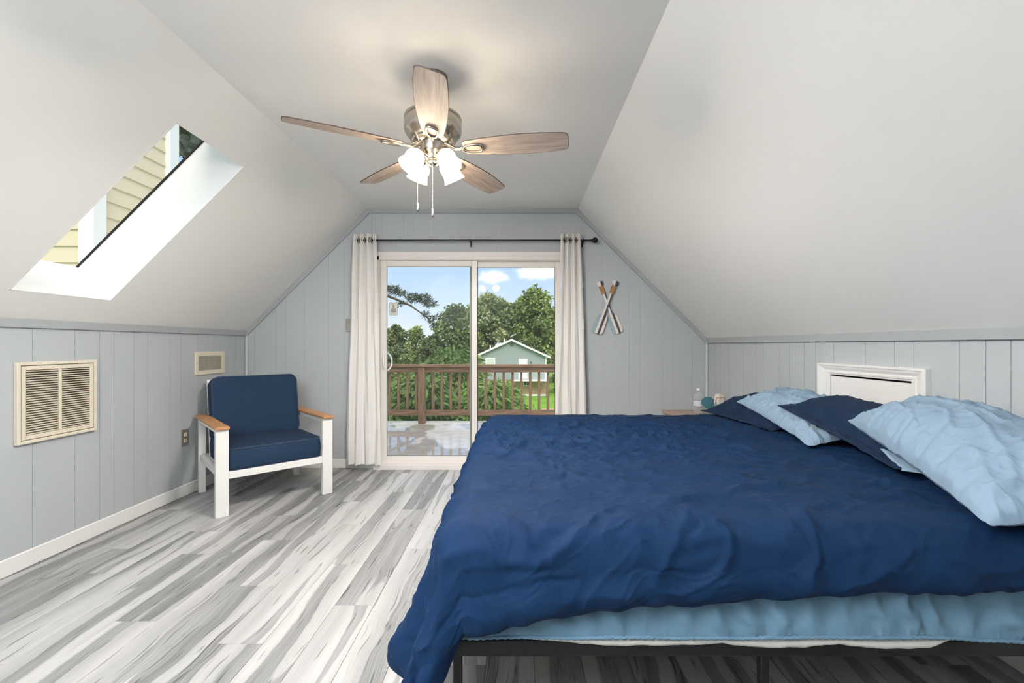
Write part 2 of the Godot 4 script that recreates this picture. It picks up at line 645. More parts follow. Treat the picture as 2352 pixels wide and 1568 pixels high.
func room() -> void:
	# floor: planks of 0.18 x 1.22 m on a slab
	var floor_ := structure("floor", "whitewashed grey vinyl plank floor")
	span("slab", Vector3(XL - 0.12, -0.2, ZB + 0.12), Vector3(XR + 0.12, -0.006, ZE - 0.12), 0.0, M.dark_seal, floor_)
	var col := 0
	var x := XL
	var meshes := {}
	while x < XR - 0.01:
		var w := minf(0.18, XR - x)
		var z: float = ZB + [0.0, 0.52, 0.93, 0.27, 0.71][col % 5] + (0.12 if col % 2 else 0.0)
		while z > ZE:
			var z0 := minf(z, ZB)
			var z1 := maxf(z - 1.22, ZE)
			if z0 - z1 > 0.02:
				var st := new_st()
				var c := Vector3(x + w / 2, -0.003, (z0 + z1) / 2)
				var hx := w / 2 - 0.0006
				var hz := (z0 - z1) / 2 - 0.0006
				var b := 0.0012
				var flip := rng.randf() < 0.5
				var swap := rng.randf() < 0.5
				var top := []
				var uvs := []
				var low := []
				for k in [[-1, -1], [1, -1], [1, 1], [-1, 1]]:
					top.append(Vector3(k[0] * (hx - b), 0.003, k[1] * (hz - b)))
					low.append(Vector3(k[0] * hx, 0.003 - b, k[1] * hz))
					var u: float = (k[0] * (hx - b) + hx) / 0.18
					var v: float = (c.z + k[1] * hz - z + 1.22) / 1.22
					uvs.append(Vector2(1.0 - u if flip else u, 1.0 - v if swap else v))
				face(st, top, Vector3(0, -1, 0), uvs)
				for k in 4:
					var j := (k + 1) % 4
					face(st, [top[k], top[j], low[j], low[k]], Vector3(0, -0.1, 0), [uvs[k], uvs[j], uvs[j], uvs[k]])
					face(st, [low[k], low[j], low[j] - Vector3(0, 0.0045, 0), low[k] - Vector3(0, 0.0045, 0)], Vector3.ZERO, [uvs[k], uvs[j], uvs[j], uvs[k]])
				st.generate_normals()
				place("plank", st.commit(), M["plank_%d" % rng.randi_range(0, 7)], floor_, c)
			z -= 1.22
		x += 0.18
		col += 1

	# gable wall with the sliding door: backing with an opening, then grooved boards
	var e := structure("wall_end", "grey grooved panelling around the sliding door")
	var st := new_st()
	var zb := ZE - 0.003
	prism(st, [Vector3(XL - 0.3, -0.2, zb), Vector3(DX0, -0.2, zb), Vector3(DX0, 2.9, zb), Vector3(XL - 0.3, 1.4, zb)], Vector3(0, 0, -0.15))
	prism(st, [Vector3(DX1, -0.2, zb), Vector3(XR + 0.3, -0.2, zb), Vector3(XR + 0.3, 1.4, zb), Vector3(DX1, 2.9, zb)], Vector3(0, 0, -0.15))
	prism(st, [Vector3(DX0, DH, zb), Vector3(DX1, DH, zb), Vector3(DX1, 2.9, zb), Vector3(DX0, 2.9, zb)], Vector3(0, 0, -0.15))
	prism(st, [Vector3(DX0, -0.2, zb), Vector3(DX1, -0.2, zb), Vector3(DX1, -0.005, zb), Vector3(DX0, -0.005, zb)], Vector3(0, 0, -0.15))
	put("backing", st, M.wall_groove, e)
	var cuts := [XL]
	for px in [586, 635, 657, 700, 756, 791, 827, 855, 879.5, 928, 952, 995, 1050, 1087, 1111.5, 1147, 1172, 1222, 1246, 1289, 1318, 1345, 1381.6, 1407.8, 1444.8, 1470.5, 1521, 1545, 1589.5]:
		cuts.append((px - 1190.0) / 236.7)
	cuts.append(XR)
	cuts.append_array([DX0, DX1])
	cuts.sort()
	for k in cuts.size() - 1:
		var xa: float = cuts[k]
		var xb: float = cuts[k + 1]
		if xb - xa < 0.004:
			continue
		var over_door := (xa + xb) / 2 > DX0 and (xa + xb) / 2 < DX1
		var low: float = DH if over_door else 0.0
		var a := xa + 0.0016
		var b := xb - 0.0016
		var pts := [Vector3(a, low, zb), Vector3(b, low, zb), Vector3(b, roofline(b), zb)]
		for q in [CR, CL]:
			if q > a and q < b:
				pts.append(Vector3(q, HC, zb))
		pts.append(Vector3(a, roofline(a), zb))
		st = new_st()
		prism(st, pts, Vector3(0, 0, 0.003))
		put("panel_board", st, M.wall_paint, e)

	# low side walls
	var wl := structure("wall_left", "low grey grooved wall carrying the air grilles")
	var zs := [ZB, 0.10, -0.05, -0.21, -0.39, -0.55, -0.66, -0.82, -0.93, -1.14, -1.25, -1.44, -1.66, -1.78, -1.93, -2.04, -2.19, -2.31, -2.478, -2.715, -2.876, -2.978, -3.134, -3.248, -3.459, -3.571, -3.755, -3.96, -4.15, -4.262, ZE]
	low_wall(wl, XL, 1.0, 1.326, 1.36, zs, [[-2.799, -2.419, 0.6925, 1.0725], [-4.046, -3.754, 0.981, 1.101]])
	var wr := structure("wall_right", "low grey grooved wall behind the head of the bed")
	zs = [ZB, 0.12, -0.07, -0.19, -0.40, -0.51, -0.68, -0.79, -0.95, -1.19, -1.38, -1.49, -1.59, -1.70, -1.791, -1.899, -2.117, -2.225, -2.414, -2.657, -2.817, -2.928, -3.093, -3.203, -3.417, -3.524, -3.721, -3.967, -4.138, -4.247, ZE]
	low_wall(wr, XR, -1.0, 1.252, 1.29, zs, [[-2.672, -2.120, 0.2, 1.026]])

	# wall behind the camera with the doorway onto the stair landing
	var wb := structure("wall_back", "grey gable wall with a doorway to the landing")
	st = new_st()
	prism(st, [Vector3(XL - 0.3, -0.2, ZB), Vector3(-0.28, -0.2, ZB), Vector3(-0.28, 2.9, ZB), Vector3(-1.5, 2.8, ZB), Vector3(XL - 0.3, 1.45, ZB)], Vector3(0, 0, 0.12))
	prism(st, [Vector3(0.55, -0.2, ZB), Vector3(XR + 0.3, -0.2, ZB), Vector3(XR + 0.3, 1.4, ZB), Vector3(0.55, 2.9, ZB)], Vector3(0, 0, 0.12))
	prism(st, [Vector3(-0.28, 2.05, ZB), Vector3(0.55, 2.05, ZB), Vector3(0.55, 2.9, ZB), Vector3(-0.28, 2.9, ZB)], Vector3(0, 0, 0.12))
	put("panelling", st, M.wall_paint, wb)
	st = new_st()
	bx(st, Vector3(0.135, -0.06, 1.27), Vector3(1.4, 0.1, 1.6))
	bx(st, Vector3(0.135, 2.30, 1.27), Vector3(1.4, 0.1, 1.6))
	bx(st, Vector3(-0.55, 1.1, 1.27), Vector3(0.1, 2.4, 1.6))
	bx(st, Vector3(0.82, 1.1, 1.27), Vector3(0.1, 2.4, 1.6))
	bx(st, Vector3(0.135, 1.1, 2.1), Vector3(1.4, 2.4, 0.1))
	put("landing", st, M.wall_groove, wb)
	st = new_st()
	bx(st, Vector3(-0.31, 1.03, ZB - 0.008), Vector3(0.07, 2.06, 0.016), 0.003)
	bx(st, Vector3(0.58, 1.03, ZB - 0.008), Vector3(0.07, 2.06, 0.016), 0.003)
	bx(st, Vector3(0.135, 2.085, ZB - 0.008), Vector3(0.96, 0.07, 0.016), 0.003)
	put("door_casing", st, M.white_trim, wb)

	# ceiling: flat middle and two 45 degree slopes, thick as the rafters
	var ce := structure("ceiling", "white plaster ceiling with two sloping sides")
	span("flat_panel", Vector3(CL, HC, ZB + 0.12), Vector3(CR, HC + 0.35, ZE - 0.14), 0.0, M.ceiling_paint, ce)
	st = new_st()
	var n := Vector3(-1, 1, 0).normalized() * 0.295
	var slope := func(x0: float, x1: float, z0: float, z1: float) -> void:
		var p0 := Vector3(x0, x0 + 3.966, z0)
		var p1 := Vector3(x1, x1 + 3.966, z0)
		prism(st, [p0, p1, p1 + n, p0 + n], Vector3(0, 0, z1 - z0))
	slope.call(-2.95, CL, ZB + 0.12, -2.24)
	slope.call(-2.95, CL, -2.80, ZE - 0.14)
	slope.call(-2.95, -2.503, -2.24, -2.80)
	slope.call(-1.679, CL, -2.24, -2.80)
	# closes the ridge between slope and flat
	prism(st, [Vector3(CL, HC, ZB + 0.12), Vector3(CL, HC + 0.35, ZB + 0.12), Vector3(CL, HC, ZB + 0.12) + n], Vector3(0, 0, ZE - ZB - 0.26))
	put("sloped_panel", st, M.ceiling_paint, ce)
	st = new_st()
	n = Vector3(1, 1, 0).normalized() * 0.295
	prism(st, [Vector3(2.15, 0.94, ZB + 0.12), Vector3(CR, HC, ZB + 0.12), Vector3(CR, HC, ZB + 0.12) + n, Vector3(2.15, 0.94, ZB + 0.12) + n], Vector3(0, 0, ZE - ZB - 0.26))
	prism(st, [Vector3(CR, HC, ZB + 0.12), Vector3(CR, HC + 0.35, ZB + 0.12), Vector3(CR, HC, ZB + 0.12) + n], Vector3(0, 0, ZE - ZB - 0.26))
	put("sloped_panel", st, M.ceiling_paint, ce)

	# grey trim under the ceiling
	var tr := structure("trim_1", "grey batten along the low wall with the grilles")
	span("batten", Vector3(XL, 1.284, ZB), Vector3(XL + 0.016, 1.332, ZE), 0.002, M.grey_trim, tr)
	tr = structure("trim_2", "grey batten along the wall behind the bed")
	span("batten", Vector3(XR - 0.016, 1.212, ZB), Vector3(XR, 1.26, ZE), 0.002, M.grey_trim, tr)
	tr = structure("trim_3", "grey battens following the gable")
	var t := 0.042
	var s2 := t * 0.4142
	for poly in [
		[Vector3(CL, HC, ZE), Vector3(CR, HC, ZE), Vector3(CR - s2, HC - t, ZE), Vector3(CL + s2, HC - t, ZE)],
		[Vector3(CL, HC, ZE), Vector3(CL + s2, HC - t, ZE), Vector3(XL + s2, 1.326 - t, ZE), Vector3(XL, 1.326, ZE)],
		[Vector3(CR, HC, ZE), Vector3(CR - s2, HC - t, ZE), Vector3(XR - s2, 1.252 - t, ZE), Vector3(XR, 1.252, ZE)]]:
		st = new_st()
		prism(st, poly, Vector3(0, 0, 0.016))
		put("batten", st, M.grey_trim, tr)
	tr = structure("trim_4", "pale corner beads of the gable wall")
	span("bead", Vector3(XL, 0.09, ZE), Vector3(XL + 0.024, 1.29, ZE + 0.024), 0.009, M.bead_paint, tr)
	span("bead", Vector3(XR, 0.09, ZE), Vector3(XR - 0.024, 1.22, ZE + 0.024), 0.009, M.bead_paint, tr)

	# white baseboards
	for b in [["baseboard_left", Vector3(XL, 0, ZB), Vector3(XL + 0.014, 0.092, ZE), "white baseboard under the low wall with the grilles"],
			["baseboard_right", Vector3(XR - 0.014, 0, ZB), Vector3(XR, 0.092, ZE), "white baseboard behind the bed"],
			["baseboard_end", Vector3(XL, 0, ZE), Vector3(DX0 - 0.005, 0.092, ZE + 0.014), "white baseboard of the gable wall behind the armchair"],
			["baseboard_end", Vector3(DX1 + 0.005, 0, ZE), Vector3(XR, 0.092, ZE + 0.014), "white baseboard of the gable wall behind the nightstand"],
			["baseboard_back", Vector3(XL, 0, ZB - 0.014), Vector3(-0.345, 0.092, ZB), "white baseboard beside the landing doorway"]]:
		var o := structure(b[0], b[3])
		span("board", b[1], b[2], 0.005, M.white_trim, o)

# ---------------------------------------------------------------- sliding glass door
func sliding_door() -> void:
	var d := structure("door_1", "white vinyl sliding glass door to the deck")
	var st := new_st()
	var z := ZE
	# frame: header, jambs, sill with steps
	bx(st, Vector3((DX0 + DX1) / 2, 2.054, z - 0.05), Vector3(DX1 - DX0, 0.08, 0.14), 0.004)
	bx(st, Vector3((DX0 + DX1) / 2, 2.072, z + 0.012), Vector3(DX1 - DX0 + 0.02, 0.045, 0.024), 0.004)
	for s in [DX0 + 0.02, DX1 - 0.02]:
		bx(st, Vector3(s, 1.03, z - 0.05), Vector3(0.04, 2.06, 0.14), 0.003)
	bx(st, Vector3(DX0 + 0.012, 1.03, z + 0.006), Vector3(0.024, 2.06, 0.02), 0.003)
	bx(st, Vector3((DX0 + DX1) / 2, 0.02, z - 0.04), Vector3(DX1 - DX0, 0.045, 0.2), 0.003)
	bx(st, Vector3((DX0 + DX1) / 2, 0.012, z + 0.03), Vector3(DX1 - DX0 + 0.02, 0.024, 0.05), 0.004)
	bx(st, Vector3((DX0 + DX1) / 2, 0.048, z - 0.012), Vector3(DX1 - DX0, 0.012, 0.012), 0.002)
	put("frame", st, M.vinyl, d)
	var sash := func(called: String, x0: float, x1: float, zc: float, y0: float, y1: float, wl: float, wr: float, low: float, top: float, back: Material) -> Node3D:
		var o := Node3D.new()
		o.name = called
		d.add_child(o, true)
		span("stile", Vector3(x0, y0, zc - 0.02), Vector3(x0 + wl, y1, zc + 0.02), 0.004, back, o)
		span("stile", Vector3(x1 - wr, y0, zc - 0.02), Vector3(x1, y1, zc + 0.02), 0.004, M.vinyl, o)
		span("top_rail", Vector3(x0 + wl, y1 - top, zc - 0.02), Vector3(x1 - wr, y1, zc + 0.02), 0.004, M.vinyl, o)
		span("bottom_rail", Vector3(x0 + wl, y0, zc - 0.02), Vector3(x1 - wr, y0 + low, zc + 0.02), 0.004, M.vinyl, o)
		span("pane", Vector3(x0 + wl - 0.005, y0 + low - 0.005, zc - 0.003), Vector3(x1 - wr + 0.005, y1 - top + 0.005, zc + 0.003), 0.0, M.glass, o)
		var seal := new_st()
		for q in [[x0 + wl, x0 + wl + 0.004], [x1 - wr - 0.004, x1 - wr]]:
			bx(seal, Vector3((q[0] + q[1]) / 2, (y0 + low + y1 - top) / 2, zc + 0.008), Vector3(0.004, y1 - top - y0 - low, 0.006))
		bx(seal, Vector3((x0 + wl + x1 - wr) / 2, y0 + low + 0.002, zc + 0.008), Vector3(x1 - wr - x0 - wl, 0.004, 0.006))
		put("glazing_seal", seal, M.dark_seal, o)
		return o
	var sl: Node3D = sash.call("sliding_panel", DX0 + 0.04, -0.399, z - 0.03, 0.045, 2.014, 0.06, 0.052, 0.07, 0.055, M.vinyl)
	sash.call("fixed_panel", -0.475, DX1 - 0.04, z - 0.085, 0.045, 2.014, 0.075, 0.055, 0.07, 0.055, M.shaded_stile)
	# pull handle on the sliding stile
	st = new_st()
	plate(st, rounded_rect(0.032, 0.205, 0.012), 0.0, 0.008, 0.002, Transform3D(Basis(), Vector3(-1.302, 1.045, z - 0.01)))
	bx(st, Vector3(-1.302, 0.975, z + 0.003), Vector3(0.018, 0.03, 0.012), 0.003)
	var path := []
	for k in 9:
		var a := PI * k / 8.0
		path.append(Vector3(-1.298, 1.045 - cos(a) * 0.075, z - 0.002 + sin(a) * 0.035))
	tube(st, path, 0.0075, 8)
	put("handle", st, M.white_trim, sl)
	st = new_st()
	path = []
	for k in 9:
		var a := PI * k / 8.0
		path.append(Vector3(-1.298 + sin(a) * 0.05, 1.03 - cos(a) * 0.09, z - 0.05 - sin(a) * 0.04))
	tube(st, path, 0.008, 8)
	put("outer_handle", st, M.white_trim, sl)

	# small printed sign on the glass: grey figure in a frame, a line of print above and below
	var sg := thing("window_sticker", "small beige sticker with a grey human silhouette on the door glass", "sticker", Vector3(-1.216, 1.545, z - 0.0265))
	box("card", Vector3.ZERO, Vector3(0.078, 0.124, 0.001), 0.0, M.paper, sg)
	st = new_st()
	plate(st, PackedVector2Array([Vector2(-0.028, -0.035), Vector2(0.028, -0.035), Vector2(0.028, -0.008), Vector2(0.022, 0.004), Vector2(0.009, 0.010), Vector2(0.008, 0.018), Vector2(0.012, 0.026), Vector2(0.011, 0.038), Vector2(0.004, 0.045), Vector2(-0.004, 0.045), Vector2(-0.011, 0.038), Vector2(-0.012, 0.026), Vector2(-0.008, 0.018), Vector2(-0.009, 0.010), Vector2(-0.022, 0.004), Vector2(-0.028, -0.008)]), 0.0005, 0.0008, 0.0001)
	put("figure", st, M.print_grey, sg)
	st = new_st()
	for r in [[0.0, 0.061, 0.078, 0.002], [0.0, -0.061, 0.078, 0.002], [-0.038, 0.0, 0.002, 0.124], [0.038, 0.0, 0.002, 0.124]]:
		bx(st, Vector3(r[0], r[1], 0.0007), Vector3(r[2], r[3], 0.0004))
	for k in 9:
		bx(st, Vector3(-0.024 + k * 0.006, 0.053, 0.0007), Vector3(0.004, 0.005, 0.0004))
		bx(st, Vector3(-0.024 + k * 0.006, -0.047, 0.0007), Vector3(0.0045, 0.005, 0.0004))
	for k in 3:
		bx(st, Vector3(-0.008 + k * 0.008, -0.026, 0.0009), Vector3(0.006, 0.004, 0.0004))
	put("print", st, M.print_dark, sg)

func rounded_rect(w: float, h: float, r: float, steps := 4) -> PackedVector2Array:
	var o := PackedVector2Array()
	for q in [[1, 1, 0.0], [-1, 1, 0.5], [-1, -1, 1.0], [1, -1, 1.5]]:
		for k in steps + 1:
			var a: float = PI * (q[2] + 0.5 * k / steps)
			o.append(Vector2(q[0] * (w / 2 - r) + cos(a) * r, q[1] * (h / 2 - r) + sin(a) * r))
	return o

# ---------------------------------------------------------------- skylight in the slope and the chimney chase outside
func skylight() -> void:
	var w := structure("window_1", "skylight in the sloping ceiling with a white shaft")
	var n := Vector3(-1, 1, 0).normalized()
	var s := Vector3(1, 1, 0).normalized()
	var P := func(x: float, up: float, z: float) -> Vector3: return Vector3(x, x + 3.966, z) + n * up
	# shaft linings
	var st := new_st()
	var t := 0.006
	for q in [[-2.503, -2.24, -2.80, 0], [-1.679, -2.24, -2.80, 0]]:
		var a: Vector3 = P.call(q[0], -0.001, q[1])
		var b: Vector3 = P.call(q[0], 0.29, q[1])
		var shift: Vector3 = s * (t if q[0] < -2.0 else -t)
		prism(st, [a, b, b + shift, a + shift], Vector3(0, 0, -0.56))
	for z in [-2.24, -2.80 + t]:
		prism(st, [P.call(-2.503, -0.001, z), P.call(-1.679, -0.001, z), P.call(-1.679, 0.29, z), P.call(-2.503, 0.29, z)], Vector3(0, 0, -t))
	put("shaft_lining", st, M.shaft_white, w)
	# sash and dark seal at the outer end
	st = new_st()
	for z in [-2.24 - t - 0.004, -2.80 + t + 0.004]:
		prism(st, [P.call(-2.503, 0.281, z - 0.004), P.call(-1.679, 0.281, z - 0.004), P.call(-1.679, 0.29, z - 0.004), P.call(-2.503, 0.29, z - 0.004)], Vector3(0, 0, 0.008))
	put("seal", st, M.dark_seal, w)
	st = new_st()
	prism(st, [P.call(-2.52, 0.29, -2.22), P.call(-1.66, 0.29, -2.22), P.call(-1.66, 0.296, -2.22), P.call(-2.52, 0.296, -2.22)], Vector3(0, 0, -0.6))
	put("pane", st, M.glass, w)
	# rain drops on the pane
	st = new_st()
	var r := RandomNumberGenerator.new()
	r.seed = 12
	for k in 110:
		var x := r.randf_range(-2.47, -1.70)
		var c: Vector3 = P.call(x, 0.2965, r.randf_range(-2.77, -2.27))
		var size := r.randf_range(0.0015, 0.0042)
		lathe(st, [Vector2(size, 0), Vector2(size * 0.8, size * 0.35), Vector2(size * 0.4, size * 0.55), Vector2(0, size * 0.6)], 6, Transform3D(frame_to(n), c))
	var drops := put("rain_drops", st, M.glass, w)
	drops.set_meta("kind", "stuff")

	# chimney chase with lap siding beside the eave
	var ch := thing("chimney_chase", "beige lap-sided chimney chase with white corner boards outside the skylight", "chimney", Vector3(-3.62, GROUND, -3.67))
	var y0 := 5.0
	var y1 := 10.6
	span("core", Vector3(-0.53, 0, -0.36), Vector3(0.53, y1, 0.36), 0.0, M.siding_beige, ch)
	var lap := new_st()
	prism(lap, [Vector3(0, 0, 0), Vector3(0.018, 0, 0), Vector3(0.004, 0.125, 0), Vector3(0, 0.125, 0)], Vector3(0, 0, -0.72))
	lap.generate_normals()
	var side := lap.commit()
	lap = new_st()
	prism(lap, [Vector3(0, 0, 0), Vector3(0, 0, 0.018), Vector3(0, 0.125, 0.004), Vector3(0, 0.125, 0)], Vector3(1.06, 0, 0))
	lap.generate_normals()
	var front := lap.commit()
	var k := 0
	while y0 + k * 0.12 < y1:
		place("siding_board", side, M.siding_beige, ch, Vector3(0.53, y0 + k * 0.12, 0.36))
		place("siding_board", front, M.siding_beige, ch, Vector3(-0.53, y0 + k * 0.12, 0.36))
		k += 1
	for q in [[0.53, 0.36], [0.53, -0.36], [-0.53, 0.36]]:
		box("corner_board", Vector3(q[0], y1 / 2, q[1]), Vector3(0.11, y1, 0.11), 0.004, M.corner_white, ch)
	box("cap", Vector3(0, y1 + 0.04, 0), Vector3(1.25, 0.08, 0.9), 0.01, M.roof_grey, ch)

# ---------------------------------------------------------------- outdoors
func outdoors() -> void:
	var g := structure("ground_lawn", "mown green lawn behind the house")
	span("turf", Vector3(-140, GROUND - 0.3, 20), Vector3(140, GROUND, -220), 0.0, M.lawn, g)

	# deck with a coated floor, wet with puddles
	var dk := structure("floor_deck", "wet grey deck floor with rain puddles")
	var damp := mat("wet_deck", Color(1, 1, 1), 1.0)
	var pn := noise(0.010, 41, 4)
	var pf := noise(0.05, 42, 3)
	var wet := func(x: float, y: float) -> float:
		var left := smoothstep(0.62, 0.30, x / 512.0)
		return smoothstep(0.02, 0.14, pn.get_noise_2d(x, y * 0.6) + left * 0.28 - 0.14)
	damp.albedo_texture = picture(512, 256, func(x, y):
		var q: float = wet.call(x, y)
		var n := pf.get_noise_2d(x, y)
		return Color(0.92, 0.885, 0.85).lerp(Color(0.68, 0.64, 0.60), q * 0.75) * (1.0 + n * 0.09))
	damp.roughness_texture = picture(512, 256, func(x, y):
		var v: float = lerpf(0.20, 0.02, wet.call(x, y))
		return Color(v, v, v))
	damp.roughness_texture_channel = BaseMaterial3D.TEXTURE_CHANNEL_GREEN
	var st := new_st()
	face(st, [Vector3(-4.1, -0.1, -4.55), Vector3(1.6, -0.1, -4.55), Vector3(1.6, -0.1, -7.66), Vector3(-4.1, -0.1, -7.66)], Vector3(0, -2, -6), [Vector2(0, 1), Vector2(1, 1), Vector2(1, 0), Vector2(0, 0)])
	put("coating", st, damp, dk)
	span("joists", Vector3(-4.1, -0.34, -4.57), Vector3(1.6, -0.102, -7.66), 0.0, M.deck_wood, dk)
	for q in [[-3.9, -7.4], [-1.6, -7.4], [1.4, -7.4]]:
		span("post", Vector3(q[0] - 0.07, GROUND, q[1] - 0.07), Vector3(q[0] + 0.07, -0.34, q[1] + 0.07), 0.004, M.deck_wood, dk)
	span("edge_trim", Vector3(-4.1, -0.11, -7.64), Vector3(1.6, -0.085, -7.70), 0.004, M.corner_white, dk)

	# railing along the outer edge
	var rl := thing("deck_railing", "brown wooden deck railing with square balusters and a flat cap", "railing", Vector3(0, -0.1, -7.55))
	for x in [-4.05, -1.59, 0.93, 1.55]:
		box("post", Vector3(x, 0.465, 0.0), Vector3(0.11, 0.93, 0.11), 0.004, M.deck_wood, rl)
	for q in [[-4.1, -0.86], [-0.86, 0.30], [0.30, 1.6]]:
		span("cap_board", Vector3(q[0] + 0.001, 0.935, -0.075), Vector3(q[1] - 0.001, 0.975, 0.075), 0.004, M.deck_wood, rl)
	for q in [[-4.0, -1.645], [-1.535, 0.875], [0.985, 1.5]]:
		span("top_rail", Vector3(q[0], 0.845, -0.02), Vector3(q[1], 0.933, 0.02), 0.003, M.deck_wood, rl)
		span("bottom_rail", Vector3(q[0], 0.13, -0.02), Vector3(q[1], 0.222, 0.02), 0.003, M.deck_wood, rl)
	var bal := new_st()
	bx(bal, Vector3.ZERO, Vector3(0.04, 0.72, 0.04), 0.003)
	bal.generate_normals()
	var balm := bal.commit()
	var bxs := []
	for k in range(-16, 0):
		bxs.append(-1.695 + k * 0.147)
	bxs.append(-1.695)
	for k in 16:
		bxs.append(-1.415 + k * 0.147)
	for x in bxs:
		if x > -3.95:
			place("baluster", balm, M.deck_wood, rl, Vector3(x, 0.49, -0.041))

	neighbour_house()
	greenery()

func neighbour_house() -> void:
	# 60 m beyond the deck, gable end towards us
	var h := thing("neighbour_house", "grey two-storey gabled house with a tan block basement across the lawn", "house", Vector3(-0.82, GROUND, -58.0))
	var W := 4.35
	var st := new_st()
	prism(st, [Vector3(-W, 2.05, 0), Vector3(W, 2.05, 0), Vector3(W, 5.05, 0), Vector3(0, 7.0, 0), Vector3(-W, 5.05, 0)], Vector3(0, 0, -11))
	put("upper_wall", st, M.siding_grey, h)
	# battens of the vertical siding
	var bt := new_st()
	bx(bt, Vector3.ZERO, Vector3(0.05, 1.0, 0.03))
	bt.generate_normals()
	var btm := bt.commit()
	for k in range(-14, 15):
		var x := k * 0.3
		var top := 5.0 + (W - absf(x)) * 0.446
		var o := place("siding_batten", btm, M.siding_grey, h, Vector3(x, (2.05 + top) / 2, 0.012))
		o.scale.y = top - 2.05
	span("basement_wall", Vector3(-W, 0.0, -0.1), Vector3(W, 2.05, -10.5), 0.0, M.block_tan, h)
	span("footing", Vector3(-W - 0.02, 0.0, 0.0), Vector3(W + 0.02, 0.22, -0.12), 0.0, M.house_white, h)
	for s in [-1.0, 1.0]:
		st = new_st()
		var a := Vector3(0, 7.25, 0.45)
		var b := Vector3(s * (W + 0.55), 5.0, 0.45)
		prism(st, [a, b, b - Vector3(0, 0.12, 0), a - Vector3(0, 0.12, 0)], Vector3(0, 0, -11.9))
		put("roof_slope", st, M.roof_grey, h)
		st = new_st()
		a = Vector3(0, 7.28, 0.5)
		b = Vector3(s * (W + 0.6), 5.02, 0.5)
		prism(st, [a, b, b - Vector3(0, 0.26, 0), a - Vector3(0, 0.26, 0)], Vector3(0, 0, -0.06))
		put("barge_board", st, M.house_white, h)
		span("corner_board", Vector3(s * W - 0.09, 2.05, -0.05), Vector3(s * W + 0.09, 5.0, 0.05), 0.0, M.house_white, h)
	span("gable_vent", Vector3(-0.22, 6.3, 0.0), Vector3(0.22, 6.75, 0.03), 0.0, M.roof_grey, h)
	for p in [[-2.9, 0.55], [-1.9, 0.5], [-1.0, 0.6]]:
		st = new_st()
		var yb: float = 7.2 + p[0] * 0.44
		tube(st, [Vector3(p[0], yb - 0.2, -3.0), Vector3(p[0], yb + p[1], -3.0)], 0.09, 8)
		put("vent_pipe", st, M.house_white, h)
	box("ridge_panel", Vector3(0.15, 7.75, -2.0), Vector3(0.9, 0.06, 0.5), 0.0, M.house_white, h, Basis(Vector3.BACK, 0.5))
	# upper window and balcony door
	var win := span("window", Vector3(-3.35, 3.15, -0.02), Vector3(-2.1, 4.85, 0.06), 0.02, M.house_white, h)
	span("pane", Vector3(-3.2, 3.3, 0.0), Vector3(-2.25, 4.7, 0.075), 0.0, M.blind, win)
	var dr := span("balcony_door", Vector3(0.9, 2.2, -0.02), Vector3(2.0, 4.72, 0.06), 0.02, M.house_white, h)
	span("panel", Vector3(1.03, 2.3, 0.0), Vector3(1.87, 4.55, 0.08), 0.03, M.house_white, dr)
	box("wall_lamp", Vector3(2.45, 4.25, 0.08), Vector3(0.16, 0.32, 0.14), 0.03, M.roof_grey, h)
	# basement windows
	for q in [[-1.15, 1.35], [1.9, 1.3]]:
		var o := span("window", Vector3(q[0] - 0.42, q[1], -0.12), Vector3(q[0] + 0.42, q[1] + 0.6, -0.04), 0.01, M.house_white, h)
		span("pane", Vector3(q[0] - 0.34, q[1] + 0.08, -0.1), Vector3(q[0] - 0.02, q[1] + 0.52, -0.03), 0.0, M.house_glass, o)
		span("pane", Vector3(q[0] + 0.02, q[1] + 0.08, -0.1), Vector3(q[0] + 0.34, q[1] + 0.52, -0.03), 0.0, M.house_glass, o)
	# balcony on posts
	span("balcony_floor", Vector3(0.2, 2.0, 0.0), Vector3(W + 0.1, 2.12, 1.6), 0.0, M.house_white, h)
	span("balcony_rail", Vector3(0.2, 3.06, 1.53), Vector3(W + 0.1, 3.11, 1.59), 0.0, M.house_white, h)
	bt = new_st()
	bx(bt, Vector3.ZERO, Vector3(0.022, 0.94, 0.022))
	bt.generate_normals()
	btm = bt.commit()
	for k in 22:
		place("balcony_baluster", btm, M.house_white, h, Vector3(0.25 + k * 0.2, 2.62, 1.56))
	for x in [0.35, W]:
		span("balcony_post", Vector3(x - 0.09, 0.0, 1.4), Vector3(x + 0.09, 2.0, 1.58), 0.0, M.piling, h)
	st = new_st()
	tube(st, [Vector3(W - 0.08, 1.2, 1.49), Vector3(W - 0.85, 1.98, 1.49)], 0.06, 6)
	put("balcony_brace", st, M.piling, h)

# one leaf: a folded blade, unit length
func leaf_mesh(w: float) -> ArrayMesh:
	var st := new_st()
	var a := Vector3(0, 0, 0)
	var tip := Vector3(0, 1, 0)
	for s in [-1.0, 1.0]:
		var m := Vector3(s * w, 0.45, 0.12 * w)
		var f := [a, m, tip] if s < 0 else [a, tip, m]
		st.set_smooth_group(-1)
		for v in f:
			st.add_vertex(v)
	st.generate_normals()
	return st.commit()

